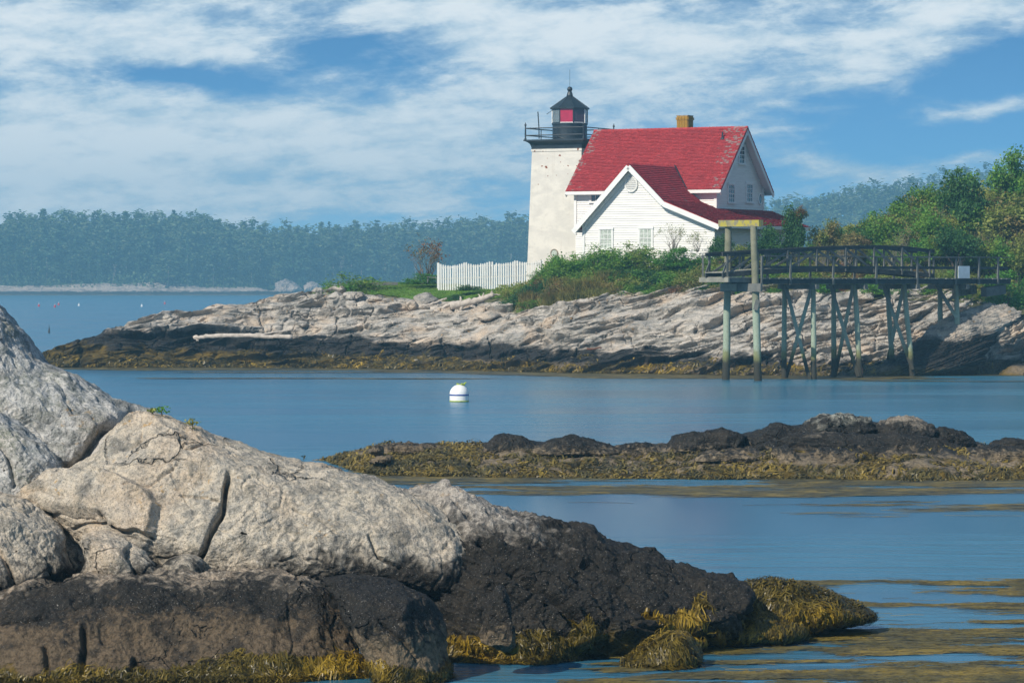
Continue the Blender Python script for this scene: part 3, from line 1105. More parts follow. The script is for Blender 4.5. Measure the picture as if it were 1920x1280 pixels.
boulder('boulder', 'largest pale granite boulder with a long dark vertical crack',
        [(215, 782), (250, 768), (300, 774), (360, 796), (450, 834), (560, 868), (660, 892), (740, 914), (800, 936), (845, 962), (880, 1000), (900, 1045), (902, 1085), (880, 1112), (830, 1118), (700, 1112), (560, 1110), (430, 1105), (300, 1100), (210, 1075),
         (140, 1020), (75, 960), (36, 938), (45, 908), (105, 882), (160, 848), (190, 808)],
        46.2, 1.25, 1.8, .42, .04, 23, 680, 250, 'rock_near', k=2.9, center=(470, 985), amp=.95, cuts=8, cdir=(0, -1, .35, .55, .2, .35), cdep=(.88, .98),
        cracks=[([(441, 880), (434, 915), (428, 945), (408, 985), (393, 1030), (384, 1085)], .035, .30), ([(205, 958), (250, 985), (275, 983), (302, 995)], .02, .13),
                ([(235, 968), (180, 975), (150, 985)], .02, .08), ([(310, 1032), (385, 1032)], .018, .09), ([(345, 812), (352, 830), (388, 822)], .02, .10),
                ([(230, 835), (262, 818), (262, 800)], .018, .06), ([(60, 930), (100, 925), (140, 935)], .02, .07), ([(700, 990), (715, 1030), (760, 1050)], .02, .08), ([(348, 917), (420, 925)], .018, .06),
                ([(250, 915), (290, 900), (340, 860)], .016, .05), ([(560, 935), (610, 960), (640, 985)], .02, .05)],
        bumps=[([(40, 935), (95, 885), (210, 878), (285, 912), (308, 935), (306, 980), (298, 998), (250, 985), (200, 962), (120, 950)], .17),
               ([(196, 990), (250, 990), (300, 1000), (296, 1030), (270, 1036), (210, 1015)], .10),
               ([(312, 1035), (383, 1036), (380, 1085), (330, 1085)], .08)])
boulder('boulder', 'striped grey boulder in the gap left of the cracked granite', [(-120, 905), (-30, 920), (30, 935), (75, 955), (108, 985), (120, 1010), (119, 1035), (135, 1062), (141, 1085), (110, 1105), (40, 1120), (-120, 1130)],
        45.2, .8, .9, .45, .03, 31, 340, 130, 'rock_near', k=3.2, cuts=6, cdir=(.1, -1, .3, .7, .3, .6), cdep=(.8, .95), strata=(-50, .26, .03), cracks=[([(0, 1005), (25, 1040), (45, 1090)], .03, .14), ([(95, 1040), (110, 1085)], .02, .09), ([(0, 1060), (20, 1100)], .04, .14)])
boulder('boulder', 'small rounded boulder at the foot of the cracked granite, above the black ledge', [(153, 1012), (172, 999), (200, 1000), (228, 1010), (258, 1030), (282, 1050), (306, 1075), (300, 1100), (200, 1110), (150, 1095), (158, 1050)],
        44.7, .55, .6, .35, 0, 37, 260, 100, 'rock_near', k=2.6, amp=.7, cuts=5, cdir=(0, -1, .3, .7, .3, .6), cdep=(.78, .95), cracks=[([(245, 1025), (262, 1060), (270, 1090)], .03, .12)])
boulder('boulder', 'shadowed rock at the back of the dark gap beside the small rounded boulder', [(60, 960), (140, 955), (240, 985), (340, 1010), (360, 1060), (340, 1130), (200, 1150), (60, 1130), (20, 1040)], 46.4, .9, 1.2, .3, 0, 39, 180, 60, 'rock_near', k=2.6, amp=.7)
boulder('boulder', 'small grey block beside the foot of the long crack', [(300, 1062), (318, 1046), (350, 1040), (378, 1048), (386, 1072), (380, 1100), (310, 1100)], 44.7, .35, .5, .3, 0, 41, 180, 70, 'rock_near', k=3.0, amp=.5)
boulder('boulder', 'long black ledge with brown stains along the bottom left corner',
        [(-150, 1150), (-60, 1128), (0, 1112), (50, 1098), (110, 1096), (150, 1086), (230, 1078), (300, 1074), (420, 1070), (500, 1072), (570, 1082), (615, 1100), (650, 1150), (675, 1215), (695, 1290), (700, 1350), (600, 1400), (300, 1420), (-150, 1400)],
        43.6, 1.0, 1.4, .62, .03, 47, 620, 220, 'rock_ledge', k=3.0, center=(280, 1240), amp=1.35, freq=.9, cuts=9, cdir=(0, -1, .3, .8, .2, .6), cdep=(.84, .97),
        cracks=[([(169, 1170), (172, 1205), (173, 1245)], .03, .20), ([(268, 1220), (262, 1250), (252, 1262)], .025, .12), ([(268, 1220), (300, 1252)], .025, .12), ([(100, 1205), (110, 1240)], .03, .13), ([(0, 1150), (50, 1158), (85, 1150)], .02, .08),
                ([(330, 1100), (365, 1125), (380, 1122)], .02, .08)])
boulder('boulder', 'smooth dark grey rock leaning against the black ledge, middle of outcrop', [(590, 1090), (650, 1082), (710, 1086), (775, 1104), (815, 1130), (836, 1165), (842, 1215), (830, 1290), (760, 1330), (700, 1260), (660, 1190), (615, 1120)],
        43.2, .95, .9, .50, -.05, 53, 380, 140, 'rock_dark', k=2.8, amp=.8, cuts=7, cdir=(.2, -1, .5, .8, .3, .6), cdep=(.76, .95), cracks=[([(612, 1110), (650, 1150), (690, 1200), (720, 1240)], .03, .10), ([(720, 1150), (760, 1185), (790, 1220)], .02, .06)])
boulder('boulder', 'long dark rock slope running down to the seaweed tip of the outcrop',
        [(745, 930), (800, 922), (850, 926), (880, 936), (940, 955), (1010, 966), (1090, 982), (1150, 1010), (1230, 1045), (1300, 1070), (1360, 1086), (1410, 1110), (1425, 1140), (1400, 1180), (1320, 1225), (1200, 1270), (1050, 1310), (860, 1340), (800, 1250), (790, 1100), (760, 1000)],
        46.4, 1.3, 1.8, .50, .25, 59, 640, 220, 'rock_black', k=2.5, center=(1020, 1120), amp=1.7, freq=.85, cuts=9, cdir=(.2, -1, .6, .8, .3, .6), cdep=(.80, .97), strata=(-30, .62, .13), warp=.7,
        cracks=[([(905, 1010), (960, 1050), (1030, 1100), (1080, 1150)], .06, .22), ([(1000, 1010), (1080, 1060), (1160, 1090), (1220, 1140)], .05, .18), ([(1100, 1040), (1180, 1070)], .03, .12)])
boulder('boulder', 'angular dark block at the foot of the slope, above the bottom pool', [(893, 1172), (906, 1122), (930, 1096), (956, 1104), (966, 1140), (972, 1190), (958, 1218), (915, 1214)], 43.6, .4, .6, .3, .2, 61, 220, 90, 'rock_dark', k=4, amp=.8, freq=1.6, cuts=9, cdep=(.62, .88))
boulder('boulder', 'seaweed-covered rock tip at the right end of the outcrop', [(1340, 1120), (1390, 1094), (1440, 1090), (1500, 1102), (1560, 1125), (1620, 1150), (1640, 1162), (1560, 1180), (1450, 1190), (1360, 1180)],
        48.6, .8, 1.0, .3, .25, 67, 260, 90, 'rock_dark', amp=.8)
boulder('boulder', 'low seaweed-covered mound between the rock slope and the tip', [(1320, 1190), (1360, 1170), (1410, 1160), (1460, 1166), (1510, 1185), (1480, 1205), (1380, 1212)], 47.4, .6, .6, .2, .2, 71, 180, 60, 'rock_dark', amp=.7)
boulder('boulder', 'low seaweed mound just behind the isolated weedy stone', [(1195, 1200), (1240, 1186), (1300, 1190), (1330, 1200), (1300, 1225), (1210, 1225)], 46.2, .5, .5, .2, .2, 73, 160, 50, 'rock_dark', amp=.7)
boulder('boulder', 'isolated weedy stone standing in the water at bottom centre', [(1165, 1252), (1195, 1222), (1250, 1190), (1282, 1184), (1300, 1200), (1309, 1245), (1260, 1275), (1180, 1275)], 44.6, .45, .5, .3, .1, 79, 220, 80, 'rock_dark', amp=.6)

# ---- the weedy islet in the middle distance
IW = np.array([(560, 97), (610, 96), (660, 91), (720, 88), (900, 87.5), (1200, 87), (1500, 86.5), (1900, 86), (2200, 86)], float)
IC = np.array([(560, 96.5, -.1), (610, 96, .18), (650, 95, .34), (700, 94, .52), (760, 93.5, .62), (830, 93, .70), (900, 93, .62), (1000, 93, .72), (1150, 93, .62), (1250, 93, .66), (1400, 93.5, .95), (1500, 94, 1.15), (1600, 94, 1.25), (1720, 94, 1.2), (1800, 93.5, .85), (1850, 93, .58), (1920, 93, .62), (2200, 93, .4)], float)
ix_w, ix_c = (IW[:, 0] - 960) / FPX * IW[:, 1], (IC[:, 0] - 960) / FPX * IC[:, 1]
nx, ns = 640, 130
xs = np.linspace(ix_w[0], ix_w[-1], nx)
sv = np.linspace(-.25, 1.8, ns)
dwi, dci, zci = np.interp(xs, ix_w, IW[:, 1]), np.interp(xs, ix_c, IC[:, 1]), np.interp(xs, ix_c, IC[:, 2])
Y = dwi + sv[:, None] * (dci - dwi)
s2 = np.clip(sv, 0, None)[:, None]
prof = np.where(s2 <= 1, np.clip(s2, 0, 1) ** .55, 1 - (s2 - 1) * 1.9)
Z = zci[None, :] * prof + np.where(sv[:, None] < 0, sv[:, None] * 1.4, 0)
pf = np.stack((np.repeat(xs[None, :], ns, 0), Y, Z), 2).reshape(-1, 3)
d = fbm(pf, .55, 3, 201) * .30 + np.abs(fbm(pf, 1.3, 3, 203)) * .22 - .08 + fbm(pf, 4, 3, 207) * .06
jn = np.abs(fbm(pf, .8, 2, 209))
d -= .16 * np.exp(-(jn / .03) ** 2)
pf = pf + d[:, None] * np.array((0, -.45, .75))
ISF = grid_faces(ns, nx)
link('islet', np_mesh('islet', pf, ISF, M['rock_islet']), kind='structure')
ROCK_SURF['islet'] = (pf, ISF)
IS = [('black hump of rock left of centre on the islet', [(905, 850), (912, 830), (930, 815), (955, 812), (985, 822), (1010, 840), (1000, 856)], 90.5, 83),
      ('low flat black rock in the middle of the islet', [(985, 856), (1010, 832), (1040, 820), (1100, 820), (1150, 834), (1165, 850), (1080, 862)], 90.2, 85),
      ('small black rock in the dip between the two halves of the islet', [(1140, 850), (1165, 834), (1215, 832), (1238, 842), (1230, 858), (1160, 862)], 90.4, 89),
      ('brown-topped flat rock where the high half of the islet begins', [(1243, 850), (1248, 822), (1262, 808), (1330, 803), (1390, 806), (1402, 822), (1390, 846), (1300, 856)], 90.6, 97),
      ('dark sloping rock left of the green-topped boulder', [(1385, 835), (1410, 806), (1455, 795), (1500, 796), (1540, 812), (1560, 840), (1480, 850)], 90.8, 101),
      ('green-topped pale-crowned boulder on the summit of the islet', [(1496, 808), (1506, 788), (1540, 779), (1590, 776), (1632, 782), (1646, 800), (1636, 824), (1560, 832), (1510, 826)], 90.4, 103),
      ('rounded black boulder right of the green-topped summit boulder', [(1640, 812), (1646, 790), (1668, 781), (1715, 785), (1750, 798), (1754, 818), (1720, 830), (1660, 828)], 90.2, 107),
      ('dark wedge of rock falling away at the right of the summit', [(1740, 824), (1756, 800), (1785, 803), (1815, 816), (1832, 836), (1800, 850), (1750, 846)], 90.4, 109),
      ('long black shelf under the summit boulders of the islet', [(1380, 855), (1410, 826), (1500, 810), (1640, 812), (1760, 820), (1815, 848), (1780, 872), (1640, 872), (1480, 868)], 89.4, 113),
      ('tan block left of the dark cleft, front of the islet', [(1424, 872), (1436, 848), (1462, 838), (1495, 840), (1508, 858), (1500, 884), (1450, 890)], 88.2, 127),
      ('tan sloping block right of the dark cleft, front of the islet', [(1524, 888), (1526, 850), (1548, 838), (1600, 840), (1636, 852), (1628, 876), (1580, 890)], 88.2, 131),
      ('low tan slab among the weed, left of the front blocks', [(1302, 868), (1320, 850), (1360, 844), (1400, 850), (1420, 862), (1380, 872)], 88.4, 137),
      ('grey stone in the weed below the tan blocks', [(1535, 905), (1540, 882), (1556, 872), (1585, 880), (1592, 902), (1560, 912)], 87.2, 139),
      ('low brown ridge of rock near the right edge of the islet', [(1770, 868), (1784, 846), (1830, 836), (1900, 838), (1980, 846), (1980, 872), (1860, 876)], 89.2, 149),
      ('grey slab half buried in weed, right part of the islet', [(1660, 872), (1690, 858), (1720, 856), (1740, 866), (1700, 876)], 88, 151),
      ('low rock cut by the right edge of the photo', [(1855, 842), (1868, 828), (1910, 824), (1980, 826), (1980, 846), (1900, 850)], 91, 157),
      ('flat pale slab at the left end of the islet', [(690, 846), (705, 834), (760, 831), (832, 833), (840, 845), (780, 852), (710, 852)], 92, 163),
      ('small round pale stone at the left end of the islet', [(694, 848), (698, 840), (708, 838), (716, 843), (712, 852)], 90.6, 167),
      ('flat pale patch of rock in the weed below the pale slab', [(690, 866), (705, 856), (730, 855), (736, 862), (712, 870)], 89.6, 169)]
rs_ = random.Random(6)
for lab, poly, D, sd in IS:
    pale = 'pale' in lab
    boulder('rock', lab, poly, D, .45, .6, .35, 0, sd, 150, 44, 'rock_crown' if 'crowned' in lab else ('rock_near' if pale else 'rock_islet'), k=3.6, amp=.95, freq=1.7, cat='rock', cuts=10, cdep=(.74, .95), strata=(rs_.uniform(-14, 10), .16, .05), warp=.5)

# ---- the steep ledge at the right end of the point and loose boulders on its crest
boulder('ledge', 'steep ledge with a shaded overhang at the right end of the shore', [(1615, 712), (1660, 682), (1705, 650), (1752, 612), (1800, 587), (1850, 572), (1905, 575), (1930, 588), (1895, 612), (1868, 640), (1845, 672), (1830, 704), (1810, 720), (1700, 720)],
        184.7, 1.1, 3.5, .62, .10, 301, 320, 120, 'rock_steep_shaded', k=3, amp=1.9, freq=.5, warp=.30, cuts=7, cdep=(.75, .95), strata=(24, .36, .12), cat='ledge', keep=False)
boulder('rock', 'dark low rock at the waterline by the right edge of the photo', [(1868, 706), (1885, 690), (1915, 682), (1980, 680), (1980, 716), (1900, 716)], 185, 1.2, 1.2, .4, 0, 303, 120, 40, 'rock_steep_shaded', amp=1.2, freq=.7, cat='rock', keep=False)
ST = [(596, 546, 26, 14, 'angular grey rock at the left end of the bush above the shore'), (634, 543, 36, 15, 'pale flat boulder under the rounded green bush'), (630, 556, 34, 15, 'wide grey boulder below the pale flat boulder'),
      (664, 555, 42, 19, 'rounded pale boulder at the left corner of the lawn'), (678, 539, 34, 13, 'grey slab between the bush and the lawn'), (660, 571, 26, 18, 'upright boulder below the rounded pale one'),
      (682, 572, 28, 18, 'tilted pale block next to the upright boulder'), (640, 582, 20, 17, 'small dark-sided block on the bare rock slope'), (706, 561, 30, 12, 'pale stone on the front edge of the lawn'),
      (731, 563, 36, 12, 'flat grey stone on the front edge of the lawn'), (746, 572, 26, 13, 'brown-grey block below the lawn edge'), (797, 562, 46, 27, 'large smooth dome-shaped boulder beside the bleached driftwood'),
      (771, 571, 26, 20, 'grey boulder touching the left of the dome-shaped boulder'), (775, 552, 24, 6, 'flat pale stone lying in the lawn'), (722, 593, 28, 10, 'thin slab on the rock below the lawn'),
      (915, 592, 46, 20, 'rounded boulder below the driftwood stump'), (963, 594, 34, 14, 'low boulder right of the rounded one, under the bank'), (1600, 562, 22, 11, 'pale stone behind the middle pier posts'), (1628, 556, 26, 12, 'grey stone under the gangway near the bank'),
      (1480, 552, 26, 10, 'low stone at the grass edge behind the hoist posts'), (860, 598, 40, 14, 'long low boulder under the driftwood'), (565, 607, 26, 10, 'slab on the bare rock left of the lawn')]
for px, py, w_, h_, lab in ST:
    p = on_shore(px, py + h_ * .35)
    D = p[1]
    rr = random.Random(px * 7 + py)
    poly = []
    for i in range(9):
        a = 2 * math.pi * i / 9
        q_ = .86 + rr.random() * .28
        poly.append((px + math.cos(a) * w_ / 2 * q_, py - math.sin(a) * h_ / 2 * q_ * (1.0 if math.sin(a) > 0 else 1.25)))
    boulder('boulder', lab, poly, D, w_ / 64, w_ / 64, .35, 0, px, 60, 20, 'rock_shore', k=3.0, amp=.9, freq=1.3, keep=False, cuts=8, cdep=(.66, .92))
# far cliffs
for i, (poly, lab) in enumerate([([(508, 552), (516, 532), (530, 524), (548, 522), (562, 533), (568, 552), (540, 558)], 'pale hazy cliff on the far shore, larger of the two'),
                                 ([(566, 552), (572, 533), (585, 528), (600, 535), (612, 552), (590, 558)], 'smaller hazy cliff right of the larger far cliff'),
                                 ([(606, 550), (614, 535), (634, 530), (652, 536), (660, 552), (630, 556)], 'hazy far cliff partly behind the bush on the point')]):
    boulder('cliff', lab, poly, 1392, 5, 8, .3, 0, 400 + i, 90, 34, 'rock_far', k=4, amp=6.5, freq=.2, cuts=9, cdep=(.6, .9), strata=(70, .9, .10), cat='cliff', keep=False)


# ------------------------------------------------------------------ lighthouse and keeper's house
TH = R(29)
HX, HY, HZ0 = 14.45, 209.3, 5.2       # ridge end at the right gable, ground height


def hw(u, v, z):
    """House coordinates (along the ridge, away from the eye, height) to world."""
    return Vector((HX + u * math.cos(TH) + v * math.sin(TH), HY - u * math.sin(TH) + v * math.cos(TH), z))


def span(poly, h):
    """Left and right ends of a polygon (s, h) at height h."""
    xs_ = []
    for (a, b), (c, d) in zip(poly, poly[1:] + poly[:1]):
        if (b - h) * (d - h) <= 0 and abs(b - d) > 1e-9:
            xs_.append(a + (c - a) * (h - b) / (d - b))
    return (min(xs_), max(xs_)) if len(xs_) >= 2 else None


def siding(mb, org, sdir, nrm, poly, expo=0.14):
    """Lapped boards over a wall polygon given as (s, height)."""
    org, sdir, nrm = Vector(org), Vector(sdir), Vector(nrm)
    z0 = min(p[1] for p in poly)
    z1 = max(p[1] for p in poly)
    k = 0
    while z0 + k * expo < z1 - .02:
        a, b = z0 + k * expo, min(z0 + (k + 1) * expo, z1)
        k += 1
        s0, s1 = span(poly, a + 1e-4), span(poly, b - 1e-4)
        if not s0 or not s1:
            continue
        lo0, hi0, lo1, hi1 = s0[0], s0[1], s1[0], s1[1]
        o, i = nrm * .043, nrm * .004
        up_ = Vector((0, 0, 1))
        A = org + sdir * lo0 + up_ * a
        B = org + sdir * hi0 + up_ * a
        C = org + sdir * hi1 + up_ * b
        E = org + sdir * lo1 + up_ * b
        mb.poly([A + o, B + o, C + i, E + i])
        mb.poly([A + o, A + i, B + i, B + o])


def shingles(mb, org, ed, dn, nrm, poly, expo=0.13, wid=0.16, lift=.042, r=random.Random(5)):
    """Courses of shingles on a roof polygon given as (along eave, down the slope)."""
    org, ed, dn, nrm = Vector(org), Vector(ed), Vector(dn), Vector(nrm)
    s0 = min(p[1] for p in poly)
    s1 = max(p[1] for p in poly)
    n = int((s1 - s0) / expo)
    for k in range(n + 1):
        a = s0 + k * expo
        b = min(a + expo, s1 + .02)
        q = span(poly, min(a + expo * .5, s1 - 1e-3))
        if not q:
            continue
        x = q[0]
        while x < q[1] - .01:
            x2 = min(x + wid * r.uniform(.6, 1.4), q[1])
            g = r.uniform(.004, .012)
            h = lift + r.uniform(-.006, .014)
            bb = b + r.uniform(-.012, .02)
            t0, t1 = org + ed * (x + g) + dn * a, org + ed * (x2 - g) + dn * a
            l0, l1 = org + ed * (x + g) + dn * bb, org + ed * (x2 - g) + dn * bb
            mb.poly([l0 + nrm * h, l1 + nrm * h, t1 + nrm * .012, t0 + nrm * .012])
            mb.poly([l0 + nrm * .001, l1 + nrm * .001, l1 + nrm * h, l0 + nrm * h])
            x = x2


house = thing('keepers_house', 'white clapboard keepers house with red shingled roofs beside the light tower', 'house', (HX, HY, HZ0), -TH)
RZ = 14.55 - HZ0      # ridge height
SL = 1.02             # rise over run of the main roof
GL = HZ0 - HZ0


def zz(zabs):
    return zabs - HZ0


X0, X1, YH = -10.15, -0.55, 3.35
wall_top = RZ - YH * SL - .20
mw = MB()
# main body, gables included
for xg in (X0, X1):
    pass
mw.prism([(X0, -YH, 0), (X0, YH, 0), (X0, YH, wall_top), (X0, 0, RZ - .20), (X0, -YH, wall_top)], (X1 - X0, 0, 0))
mw.build('wall', M['clapboard'], house)
sd = MB()
siding(sd, (X1, 0, 0), (0, 1, 0), (1, 0, 0), [(-YH, zz(8.4)), (YH, zz(8.4)), (YH, wall_top), (0, RZ - .22), (-YH, wall_top)])
siding(sd, (0, -YH, 0), (1, 0, 0), (0, -1, 0), [(X0, 0), (X1, 0), (X1, wall_top), (X0, wall_top)])
# front wing
AX, AZ = -3.8, zz(12.1)
YF = -8.15
KX, KZ = -1.5, zz(9.88)
EX, EZ = 2.15, zz(8.45)
LX0, LZ0 = -7.48, zz(8.27)
wl, wr = -7.05, 1.62
lz = AZ - (AX - wl) * (AZ - LZ0) / (AX - LX0) - .16
rz_ = KZ - (wr - KX) * (KZ - EZ) / (EX - KX) - .16
wing = [(wl, 0), (wr, 0), (wr, rz_), (KX, KZ - .16), (AX, AZ - .2), (wl, lz)]
wmb = MB()
wmb.prism([(a, YF, b) for a, b in wing], (0, -YF - 3.36, 0))
wmb.prism([(-.50, -3.34, 0), (wr, -3.34, 0), (wr, -3.34, rz_), (-.50, -3.34, KZ - .55)], (0, 7.4, 0))
wmb.build('wall', M['clapboard'], house)
siding(sd, (0, YF, 0), (1, 0, 0), (0, -1, 0), wing)
siding(sd, (wr, 0, 0), (0, 1, 0), (1, 0, 0), [(YF, 0), (4.05, 0), (4.05, rz_), (YF, rz_)])
siding(sd, (wl, 0, 0), (0, -1, 0), (-1, 0, 0), [(3.4, 0), (-YF, 0), (-YF, lz), (3.4, lz)])
sd.build('clapboard_siding', M['clapboard'], house, kind='stuff')

# roofs: slab, shingles, white edges
YE = 3.82
ez = RZ - YE * SL
nl = math.hypot(1, SL)
XR0, XR1 = -10.62, 0.02


def slab(name, pts, nrm, th, mat):
    m_ = MB()
    m_.prism(pts, Vector(nrm) * -th)
    return m_.build(name, mat, house)


nf_ = Vector((0, -SL / nl, 1 / nl))
nb_ = Vector((0, SL / nl, 1 / nl))
roof = slab('roof', [(XR0, 0, RZ), (XR1, 0, RZ), (XR1, -YE, ez), (XR0, -YE, ez)], nf_, .10, M['shingle_red'])
slab('roof', [(XR0, 0, RZ), (XR0, YE, ez), (XR1, YE, ez), (XR1, 0, RZ)], nb_, .10, M['shingle_red'])
Lm = YE * nl
sh = MB()
shingles(sh, (XR0, 0, RZ), (1, 0, 0), (0, -1 / nl, -SL / nl), nf_, [(0, 0), (XR1 - XR0, 0), (XR1 - XR0, Lm + .03), (0, Lm + .03)])
shingles(sh, (XR0, 0, RZ), (1, 0, 0), (0, 1 / nl, -SL / nl), nb_, [(0, 0), (XR1 - XR0, 0), (XR1 - XR0, Lm), (0, Lm)], expo=.28, wid=.4)
# ridge caps
x = XR0
while x < XR1 - .05:
    x2 = min(x + .25, XR1)
    sh.hexa([(x, -.11, RZ - .08), (x2, -.11, RZ - .08), (x2, .11, RZ - .08), (x, .11, RZ - .08), (x, -.03, RZ + .06), (x2, -.03, RZ + .045), (x2, .03, RZ + .045), (x, .03, RZ + .06)])
    x = x2
sh.build('roof_shingles', M['shingle_red'], house, kind='stuff')
# wing roof, steep left and right slopes
YO = -8.62
sl_l = (AZ - LZ0) / (AX - LX0)
sl_r = (AZ - KZ) / (KX - AX)
nL, nR_ = math.hypot(1, sl_l), math.hypot(1, sl_r)


def ymain(z):          # where the main front slope has height z
    return -(RZ - z) / SL


back_l = [(AX, ymain(AZ) + .05, AZ), (AX - (AZ - ez) / sl_l, -YE + .1, ez), (LX0, -3.36, LZ0)]
nLv, nRv = Vector((-sl_l / nL, 0, 1 / nL)), Vector((sl_r / nR_, 0, 1 / nR_))
slab('roof', [(AX, YO, AZ)] + back_l[:2] + [(AX - (AZ - ez) / sl_l, -3.36, ez), back_l[2], (LX0, YO, LZ0)], nLv, .10, M['shingle_old'])
zr0 = max(KZ, 0)
slab('roof', [(AX, YO, AZ), (KX, YO, KZ), (KX, -3.36, KZ), (AX + (AZ - ez) / sl_r, -YE + .1, ez), (AX, ymain(AZ) + .05, AZ)], nRv, .10, M['shingle_old'])
s2 = MB()
SLl = (AX - LX0) * nL
shingles(s2, (AX, YO, AZ), (0, 1, 0), (-1 / nL, 0, -sl_l / nL), nLv, [(0, 0), (ymain(AZ) - YO + .1, 0), (-3.4 - YO, (AX - (AX - (AZ - ez) / sl_l)) * nL), (-3.4 - YO, SLl + .03), (0, SLl + .03)], expo=.2, wid=.3)
SLr = (KX - AX) * nR_
shingles(s2, (AX, YO, AZ), (0, 1, 0), (1 / nR_, 0, -sl_r / nR_), nRv, [(0, 0), (ymain(AZ) - YO + .1, 0), (-YE - YO + .1, (AZ - ez) / sl_r * nR_), (-3.4 - YO, SLr), (0, SLr)], expo=.17, wid=.22, lift=.045)
s2.build('roof_shingles', M['shingle_old'], house, kind='stuff')
# low roof of the side addition
sl_k = (KZ - EZ) / (EX - KX)
nK = math.hypot(1, sl_k)
nKv = Vector((sl_k / nK, 0, 1 / nK))
zh = KZ - (-.5 - KX) * sl_k
slab('roof', [(KX, YO, KZ), (EX, YO, EZ), (EX, 4.45, EZ), (-.5, 4.45, zh), (-.5, -3.36, zh), (KX, -3.36, KZ)], nKv, .10, M['shingle_low'])
s3 = MB()
shingles(s3, (KX, YO, KZ), (0, 1, 0), (1 / nK, 0, -sl_k / nK), nKv, [(0, 0), (-3.36 - YO, 0), (-3.36 - YO, (-.5 - KX) * nK), (-3.36 - YO, (EX - KX) * nK + .03), (0, (EX - KX) * nK + .03)], expo=.14, wid=.25)
shingles(s3, (KX, YO, KZ), (0, 1, 0), (1 / nK, 0, -sl_k / nK), nKv, [(-3.36 - YO, (-.5 - KX) * nK + .05), (4.45 - YO, (-.5 - KX) * nK + .05), (4.45 - YO, (EX - KX) * nK + .03), (-3.36 - YO, (EX - KX) * nK + .03)], expo=.14, wid=.25)
s3.build('roof_shingles', M['shingle_low'], house, kind='stuff')
# lead flashing where the wing's valley meets the main roof
fl = MB()
p0, p1 = Vector((AX + .04, ymain(AZ), AZ + .03)), Vector((AX + (AZ - ez) / sl_r, -YE + .1, ez + .03))
fl.bar(p0 + Vector((0, -.05, .05)), p1 + Vector((0, -.05, .05)), .16, .03, nRv)
fl.build('valley_flashing', M['iron'], house)


def trim(name, a, b, wd, ht, upv=(0, 0, 1)):
    m_ = MB()
    m_.bar(a, b, wd, ht, upv)
    return m_.build(name, M['trim'], house)


# rake boards (verge boards) and soffits
def rake(xg, sgn, a, b, wd=.05, ht=.24):
    trim('rake_board', a, b, wd, ht)


for s in (-1, 1):
    rake(XR1, s, (XR1 - .03, 0, RZ - .28), (XR1 - .03, s * (YE + .02), ez - .28))
    rake(XR0, s, (XR0 + .03, 0, RZ - .28), (XR0 + .03, s * (YE + .02), ez - .28))
    # soffit boards under the verge
    for xa, xb in ((X1 + .01, XR1), (XR0, X0 - .01)):
        m_ = MB()
        m_.prism([(xa, 0, RZ - .15), (xb, 0, RZ - .15), (xb, s * YE, ez - .15), (xa, s * YE, ez - .15)], (0, 0, -.03))
        m_.build('soffit', M['trim'], house)
# eaves of the main roof, front and back
trim('fascia', (XR0, -YE - .03, ez - .13), (AX - (AZ - ez) / sl_l - .15, -YE - .03, ez - .13), .05, .20)
trim('fascia', (AX + (AZ - ez) / sl_r + .1, -YE - .03, ez - .13), (XR1, -YE - .03, ez - .13), .05, .20)
trim('fascia', (XR0, YE + .03, ez - .13), (XR1, YE + .03, ez - .13), .05, .20)
m_ = MB()
m_.box(XR0 + .02, XR1 - .02, -YE, -YH, ez - .24, ez - .215)
m_.box(XR0 + .02, XR1 - .02, YH, YE, ez - .24, ez - .215)
m_.build('soffit', M['trim'], house)
# frieze boards and corner boards
trim('frieze', (X0, -YH - .03, wall_top - .17), (X1, -YH - .03, wall_top - .17), .05, .26)
for xc, yc in ((X1, -YH), (X0, -YH), (X1, YH)):
    trim('corner_board', (xc, yc, zz(8.0)), (xc, yc, wall_top - .05), .17, .17, (0, 1, 0))
for xc in (wl, wr):
    trim('corner_board', (xc, YF, 0), (xc, YF, (lz if xc == wl else rz_) - .02), .16, .16, (0, 1, 0))
# wing verge boards with the cornice returns seen in the gable
yb = YO - .03
for a, b in (((AX - .0, yb, AZ - .20), (LX0 - .05, yb, LZ0 - .22)), ((AX + .0, yb, AZ - .20), (KX, yb, KZ - .21)), ((KX, yb - .004, KZ - .21), (EX + .04, yb - .004, EZ - .20))):
    m_ = MB()
    m_.bar(a, b, .06, .30)
    m_.build('rake_board', M['trim'], house)
for pts in ([(AX, AZ), (LX0, LZ0)], [(AX, AZ), (KX, KZ)], [(KX, KZ), (EX, EZ)]):
    (a, b), (c, d) = pts
    m_ = MB()
    m_.prism([(a, YO, b - .14), (c, YO, d - .14), (c, YF - .01, d - .14), (a, YF - .01, b - .14)], (0, 0, -.03))
    m_.build('soffit', M['trim'], house)
# second moulding, on the wall under the soffit
for a, b in (((AX, YF - .05, AZ - .42), (wl, YF - .05, lz - .20)), ((AX, YF - .05, AZ - .42), (KX, YF - .05, KZ - .42)), ((KX, YF - .055, KZ - .36), (wr, YF - .055, rz_ - .16))):
    m_ = MB()
    m_.bar(a, b, .05, .20)
    m_.build('frieze', M['trim'], house)
trim('fascia', (LX0 - .03, YO, LZ0 - .14), (LX0 - .03, -3.4, LZ0 - .14), .05, .22)
trim('fascia', (EX + .03, YO, EZ - .12), (EX + .03, 4.45, EZ - .12), .05, .20)


